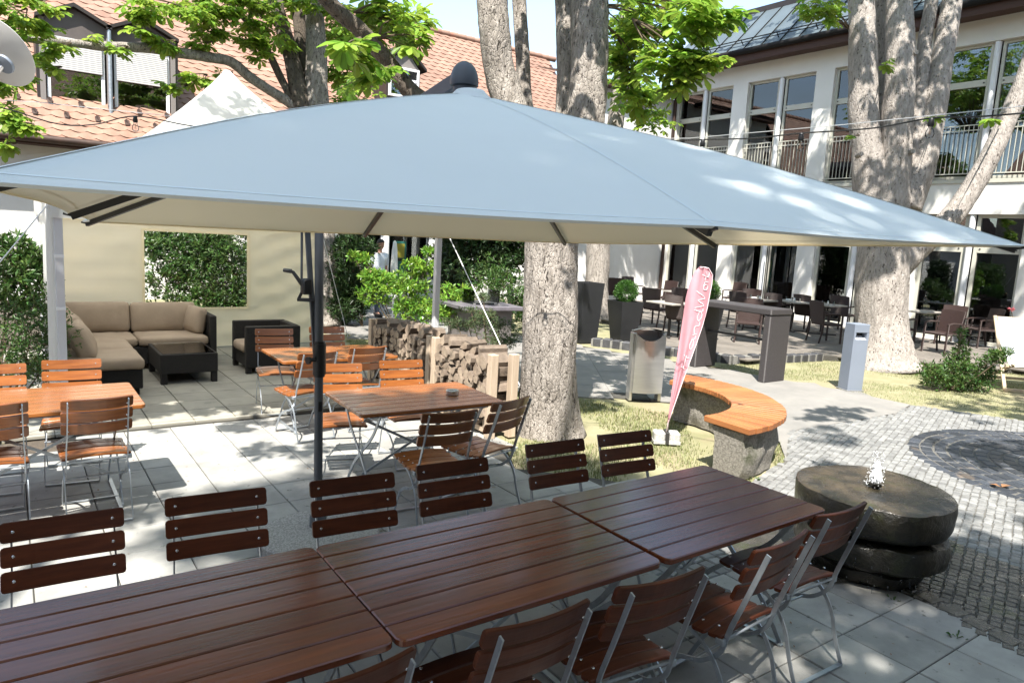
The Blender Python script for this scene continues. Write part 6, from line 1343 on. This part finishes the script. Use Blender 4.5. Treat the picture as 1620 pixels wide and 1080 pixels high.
shrub('broad_leaf_shrub', 'sunlit broad leaved shrub at the left edge beside the tent', bs_, [R_(20, 440, .2, 2, (.35,.4,.42)), R_(50, 420, .3, .9, (.2,.25,.22)), R_(15, 395, .2, .9, (.25,.2,.2)), R_(35, 480, .2, 1.4, (.4,.4,.3)), R_(70, 415, .4, .3, (.08,.1,.15))], 2400, .11, .04, 'mid_leaf', seed=11)
bs_ = Vector((-.05, 8.9, 0)); wd = depth(bs_)
shrub('dark_shrub', 'dense shaded shrub left of the tent pole behind the left table', bs_, [R_(50, 530, 0, 3, (.45,.5,.38)), R_(85, 500, .3, 1.2, (.12,.4,.4)), R_(20, 560, 0, 1.6, (.4,.4,.3)), R_(70, 580, 0, 1.4, (.3,.4,.2))], 4200, .055, .018, 'mid_leaf', seed=12)
bs_ = Vector((2.6, 13.6, 0)); wd = depth(bs_)
shrub('tall_shrub', 'tall green shrub seen through the clear tent window', bs_, [R_(290, 430, 0, 3, (.7,.5,.7)), R_(360, 420, 0, 3, (.6,.5,.8)), R_(245, 385, 0, .8, (.3,.4,.25)), R_(320, 380, .2, 2, (.6,.5,.4)), R_(345, 480, 0, 2, (.7,.5,.4))], 15000, .10, .034, 'mid_leaf', seed=13)
# ---------------------------------------------------------------- wicker chairs and tables on the terrace
ZT = .1
t = thing('wicker_chair', '', 'chair', group='brown wicker chairs on the terrace'); wc = t
for s in (-1, 1):
    MB().bar((s*.25, .23, 0), (s*.25, .22, .64), .035, .035, upv=(0,1,0), bev=.004).build('leg', 'wicker_brown', t)
    MB().tube(bez([(s*.24, -.29, 0), (s*.245, -.24, .25), (s*.245, -.23, .45)], 4), .02, 8).build('leg', 'wicker_brown', t, smooth=True)
    MB().tube(bez([(s*.25, .245, .63), (s*.255, .1, .655), (s*.25, -.1, .65), (s*.245, -.25, .64)], 4), .019, 8).build('armrest', 'wicker_brown', t, smooth=True)
b = MB(); b.box((-.235, -.22, .39), (.235, .24, .445), bev=.015); b.build('seat', 'wicker_brown', t)
b = MB(); n_ = 12
def bk(u, v, o): x = (2*u-1)*(.235+.02*v); return (x, -.225-.085*v-.03*(1-(2*u-1)**2)+o, .43+.48*v+.015*(1-(2*u-1)**2)*v)
g1 = [bk(i/12, j/10, 0) for j in range(11) for i in range(13)]; g2 = [bk(i/12, j/10, .03) for j in range(11) for i in range(13)]
fs = [(j*13+i, j*13+i+1, (j+1)*13+i+1, (j+1)*13+i) for j in range(10) for i in range(12)]; o_ = 143
edge = [i for i in range(13)]+[13*j+12 for j in range(1, 11)]+[130+i for i in range(11, -1, -1)]+[13*j for j in range(9, 0, -1)]
b.add(g1+g2, fs+[tuple(a+o_ for a in f[::-1]) for f in fs]+[(edge[i], edge[i-1], edge[i-1]+o_, edge[i]+o_) for i in range(len(edge))]); b.build('backrest', 'wicker_brown', t, smooth=40)
used = 0
def wch(px, py, rz, lab):
    global used
    q = un(px, py, ZT)
    if not used: wc.location = (q.x, q.y, ZT+.001); wc.rotation_euler = (0, 0, rz); wc['label'] = lab
    else: dup(wc, (q.x, q.y, ZT+.001), rz, lab)
    used += 1
E_ = -PI/2                                                    # facing +x, towards the building
for v in ((1036, 515, E_+.15, 'brown wicker chair with armrests right behind the boxwood planter'), (1075, 534, E_, 'brown wicker chair seen from behind just left of the pink flag'),
    (1181, 541, 2.2, 'brown wicker chair with lighter woven seat seen through the bar table'), (1048, 493, PI/2, 'brown wicker chair facing the camera at the wall side of the first terrace table'), (1090, 500, PI/2-.2, 'brown wicker chair right behind the upper part of the pink flag'),
    (968, 487, -.6, 'brown wicker chair in the far corner beside the second trunk'), (1000, 485, PI, 'brown wicker chair of which only the back shows above the boxwood ball'), (1080, 512, E_+.3, 'brown wicker chair at the near side of the first terrace table by the flag'),
    (1173, 519, E_, 'brown wicker chair behind the middle of the bar table top'), (1228, 521, E_, 'brown wicker chair just right of the bar table, back to camera'), (1275, 523, E_-.1, 'brown wicker chair before the laid table beside the reflecting door, back to camera'),
    (1158, 492, PI/2, 'dark wicker chair close to the wall right of the pink flag'), (1203, 495, PI/2, 'dark wicker chair close to the wall behind the thin parasol pole'), (1189, 509, E_+.4, 'brown wicker chair half hidden behind the bar table between two others'),
    (1237, 500, PI/2, 'brown wicker chair on the wall side of the laid table, left one'), (1280, 503, PI/2, 'brown wicker chair on the wall side of the laid table, right one'), (1318, 505, PI/2, 'brown wicker chair at the wall just left of the pale trunk'),
    (1303, 541, -2.0, 'dark wicker chair turned sideways at the lawn edge left of the bollard'), (1332, 523, E_, 'brown wicker chair partly hidden behind the bollard and pale trunk'),
    (1486, 558, 1.42, 'sunlit brown wicker chair with its front to the camera right of the pale trunk'), (1500, 545, 1.8, 'brown wicker chair behind the sunlit one, half in shadow'), (1418, 549, E_, 'brown wicker chair squeezed behind the pale trunk on its right side'),
    (1530, 543, 1.2, 'brown wicker chair right behind the sunlit wicker chair'), (1550, 549, .95, 'dark wicker chair side on, left of the deck chair'), (1590, 545, .95, 'brown wicker chair behind the deck chair at the right edge')): wch(*v)
tt = thing('terrace_table', '', 'table', group='pedestal tables on the terrace')
MB().box((-.38, -.38, .715), (.38, .38, .75), bev=.006).build('table_top', 'table_stone', tt); MB().tube([(0, 0, .03), (0, 0, .714)], .032, 14).build('pedestal', 'rib_metal', tt, smooth=40)
b = MB()
for q in range(4): M = RZ(PI/4+q*PI/2); b.box((0, -.03, 0), (.33, .03, .03), M, bev=.004)
b.build('foot', 'rib_metal', tt); ut = 0
TABS = []
def ttab(px, py, lab, sx=1, sy=1, z=ZT+.75):
    global ut
    q = un(px, py, z); o = tt if not ut else dup(tt, (q.x, q.y, ZT+.001), 0)
    o.location = (q.x, q.y, ZT+.001); o.scale = (sx, sy, 1); o['label'] = lab; ut += 1; TABS.append((q.x, q.y)); return o
ttab(1062, 478, 'grey topped terrace table between the boxwood planter and the pink flag', 1, 1); ttab(1088, 462, 'pale terrace table close to the wall door with napkins on top', 1, 1.4)
ttab(1200, 473, 'laid terrace table behind the bar table top', .9, 1.1); ttab(1254, 476, 'laid terrace table with glasses at the third door', .9, 1.1); ttab(1306, 481, 'laid terrace table with a small bottle near the pale trunk', .9, 1.0); ttab(1452, 491, 'pale square terrace table right of the pale trunk', 1, 1)
ttab(1560, 484, 'terrace table before the far right door, half behind chairs', 1, 1)
r_ = random.Random(2); gl = MB().lathe([(0, .002), (.026, .004), (.030, .09), (.028, .09), (.024, .008), (0, .008)], n=14).mesh('drinking_glass', 'bulb_glass', True); nk = MB().box((-.06, -.045, 0), (.06, .045, .045), bev=.006).mesh('napkin_holder', 'napkin'); bt = MB().lathe([(0, 0), (.022, 0), (.022, .06), (.010, .08), (.011, .10), (0, .10)], n=12).mesh('salt_shaker', 'napkin', True)
for i, (x, y) in enumerate(TABS):
    if i in (0, 5, 6): continue
    wh = ('on the table by the wall door', 'on the laid table behind the bar table', 'on the laid table at the third door', 'on the laid table near the pale trunk')[i-1]
    for q in range(3):
        o = bpy.data.objects.new('drinking_glass', gl); COL.objects.link(o); o.location = (x+r_.uniform(-.25,.1), y-.25+q*.24+r_.uniform(-.05,.05), ZT+.7515); tag(o, 'clear drinking glass '+wh, 'glass', 'glasses on the terrace tables '+wh)
    o = bpy.data.objects.new('napkin_holder', nk); COL.objects.link(o); o.location = (x-.1, y+.05, ZT+.7515); tag(o, 'white stack of napkins '+wh, 'napkins')
    if i != 1: o = bpy.data.objects.new('salt_shaker', bt); COL.objects.link(o); o.location = (x-.2, y-.18, ZT+.7515); tag(o, 'small white shaker '+wh, 'shaker')
# closed terrace parasol (thin black pole) and closed white parasol by the door
q = un(1206, 500, ZT); t = thing('parasol_pole', 'thin dark closed parasol standing on the terrace behind the bar table', 'parasol', (q.x, q.y, ZT))
MB().tube([(0, 0, 0), (0, 0, 2.6)], .025, 12).build('pole', 'rib_metal', t, smooth=40); MB().lathe([(.035, 1.2), (.07, 1.25), (.075, 1.6), (.04, 2.5), (0, 2.65)], n=12, jit=lambda p: Vector((p.x*(1+.2*math.cos(6*math.atan2(p.y, p.x))), p.y*(1+.2*math.cos(6*math.atan2(p.y, p.x))), p.z))).build('folded_cloth', 'rib_metal', t, smooth=True) if 0 else None
MB().lathe([(.22, 0), (.22, .05), (.05, .08)], n=20).build('base', 'rib_metal', t, smooth=40)
q = at(621, 505, 16.6); q.z = 0; t = thing('closed_parasol', 'closed white parasol in front of the walking man', 'parasol', q)
MB().tube([(0, 0, 0), (0, 0, 1.2)], .02, 10).build('pole', 'white_paint', t); MB().lathe([(.05, .75), (.075, .8), (.08, 1.2), (.06, 1.6), (.035, 1.78), (0, 1.82)], n=24, jit=lambda p: Vector((p.x*(1+.18*math.cos(6*math.atan2(p.y, p.x))), p.y*(1+.18*math.cos(6*math.atan2(p.y, p.x))), p.z))).build('folded_cloth', 'canvas_white', t, smooth=True)
# ---------------------------------------------------------------- the man by the glass doors
def skin_body(name, pts, edges, rad, m, parent, sub=2):
    me = bpy.data.meshes.new(name); me.from_pydata(pts, edges, []); o = bpy.data.objects.new(name, me); COL.objects.link(o)
    s = o.modifiers.new('s', 'SKIN'); me.materials.append(MATS[m]); sv_ = me.skin_vertices[0].data
    for i, r in enumerate(rad): sv_[i].radius = r if isinstance(r, tuple) else (r, r); sv_[i].use_root = i == 0
    o.modifiers.new('u', 'SUBSURF').render_levels = sub; o.modifiers['u'].levels = sub
    dg = bpy.context.evaluated_depsgraph_get(); m2 = bpy.data.meshes.new_from_object(o.evaluated_get(dg)); o.modifiers.clear(); o.data = m2
    m2.polygons.foreach_set('use_smooth', [True]*len(m2.polygons)); m2.materials.clear(); m2.materials.append(MATS[m]); o.parent = parent; return o
q = un(597, 500); dv_ = rt*.75-fw*.66; face = math.atan2(dv_.y, dv_.x)-PI/2         # local +y points where he walks (to the right in the picture)
t = thing('person', 'man in a white polo shirt and jeans walking past the glass doors', 'person', (q.x, q.y, 0), face)
P = [(0,0,.93),(0,0,1.1),(0,.0,1.3),(0,.0,1.43),(0,.02,1.53),(0,.03,1.60),(0,.045,1.69), # 0-6 pelvis..head
     (.09,0,.90),(.11,.10,.50),(.11,.12,.10),(.11,.22,.04), (-.09,0,.90),(-.11,-.06,.50),(-.11,-.22,.12),(-.11,-.12,.05), # 7-14
     (.19,0,1.42),(.25,-.06,1.18),(.25,.10,.98),(.25,.15,.92), (-.19,0,1.42),(-.25,-.05,1.16),(-.24,.03,.92),(-.24,.06,.84)]
Ed = [(0,1),(1,2),(2,3),(3,4),(4,5),(5,6),(0,7),(7,8),(8,9),(9,10),(0,11),(11,12),(12,13),(13,14),(3,15),(15,16),(16,17),(17,18),(3,19),(19,20),(20,21),(21,22)]
Rr = [(.15,.115),(.145,.11),(.165,.12),(.12,.09),.052,.055,.088,.085,.06,.042,.035,.085,.06,.042,.035,.058,.042,.034,.03,.058,.042,.034,.03]
body = skin_body('body', P, Ed, Rr, 'skin', t)
for hb in ((.25,.16,.90), (-.24,.065,.83)):
    HV = Vector(hb); pts = [HV]; ed = []; rd = [.022]
    for f_ in range(5):
        a = (f_-1.5)*.014 if f_ < 4 else -.03; base_ = HV+Vector((0, .012+.0 if f_ < 4 else .02, -.05 if f_ < 4 else -.02))+Vector((0, a, 0)); L_ = (.045, .05, .047, .036, .03)[f_]
        i0 = len(pts); pts += [base_, base_+Vector((0, .008, -L_*.6)), base_+Vector((0, .02, -L_))]; ed += [(0, i0), (i0, i0+1), (i0+1, i0+2)]; rd += [.010, .008, .007]
    skin_body('hand', pts, ed, rd, 'skin', body, 1)
skin_body('polo_shirt', [(0,0,.90),(0,0,1.1),(0,0,1.3),(0,0,1.44),(0,.01,1.50),(.19,0,1.44),(.25,-.055,1.20),(-.19,0,1.44),(-.25,-.045,1.19)], [(0,1),(1,2),(2,3),(3,4),(3,5),(5,6),(3,7),(7,8)], [(.178,.14),(.168,.135),(.185,.14),(.135,.105),.07,.085,.078,.085,.078], 'polo', t)
skin_body('jeans', [(0,0,.95),(0,0,.88),(.09,0,.86),(.11,.10,.50),(.11,.12,.09),(-.09,0,.86),(-.11,-.06,.50),(-.11,-.21,.12)], [(0,1),(1,2),(2,3),(3,4),(1,5),(5,6),(6,7)], [(.168,.13),(.165,.13),.10,.075,.06,.10,.075,.06], 'jeans', t)
b = MB(); hd = Vector((0, .05, 1.70)); b.lathe([(0,-.115),(.05,-.10),(.075,-.05),(.083,.01),(.078,.06),(.05,.098),(0,.112)], c=(0,0,0), n=24, M=None); head = MB(); head.add([Vector((v[0]*.92, v[1]*1.12, v[2]))+hd for v in b.v], b.f)
head.lathe([(0,-.018),(.013,-.008),(.009,.018),(0,.022)], c=hd+Vector((0,.098,-.012)), n=8)
for s in (-1, 1): head.lathe([(0,-.03),(.016,-.01),(.014,.02),(0,.03)], c=hd+Vector((s*.078,-.005,-.01)), n=8)
head.build('head', 'skin', body, smooth=True)
b2 = MB()
for s in (-1, 1): b2.lathe([(0,-.007),(.009,0),(0,.007)], c=hd+Vector((s*.03,.083,.014)), n=8)
b2.box((-.022,.082,-.062),(.022,.087,-.055)) ; b2.build('eyes_and_mouth', 'hair', body)
h2 = MB()
for prof, dy, dz in (([(.084, .0), (.088, .03), (.078, .075), (.05, .108), (0, .120)], -.004, .012), ([(.05, -.075), (.072, -.05), (.082, 0), (.084, .03), (.06, .08)], -.030, 0)):
    b = MB(); b.lathe(prof, n=24); h2.add([Vector((v[0]*.96, v[1]*1.10+dy if dy > -.02 or v[1] < .03 else .03*1.1+dy, v[2]+dz+(.035*max(0, v[1]/.08) if dy > -.02 and v[2] < .05 else 0)))+hd for v in b.v], b.f)
h2.build('hair', 'hair', t, smooth=True)
for x, y0 in ((.11, .12), (-.11, -.20)): MB().box((x-.045, y0-.06, 0), (x+.045, y0+.18, .08), bev=.02).build('shoe', 'hair', t)
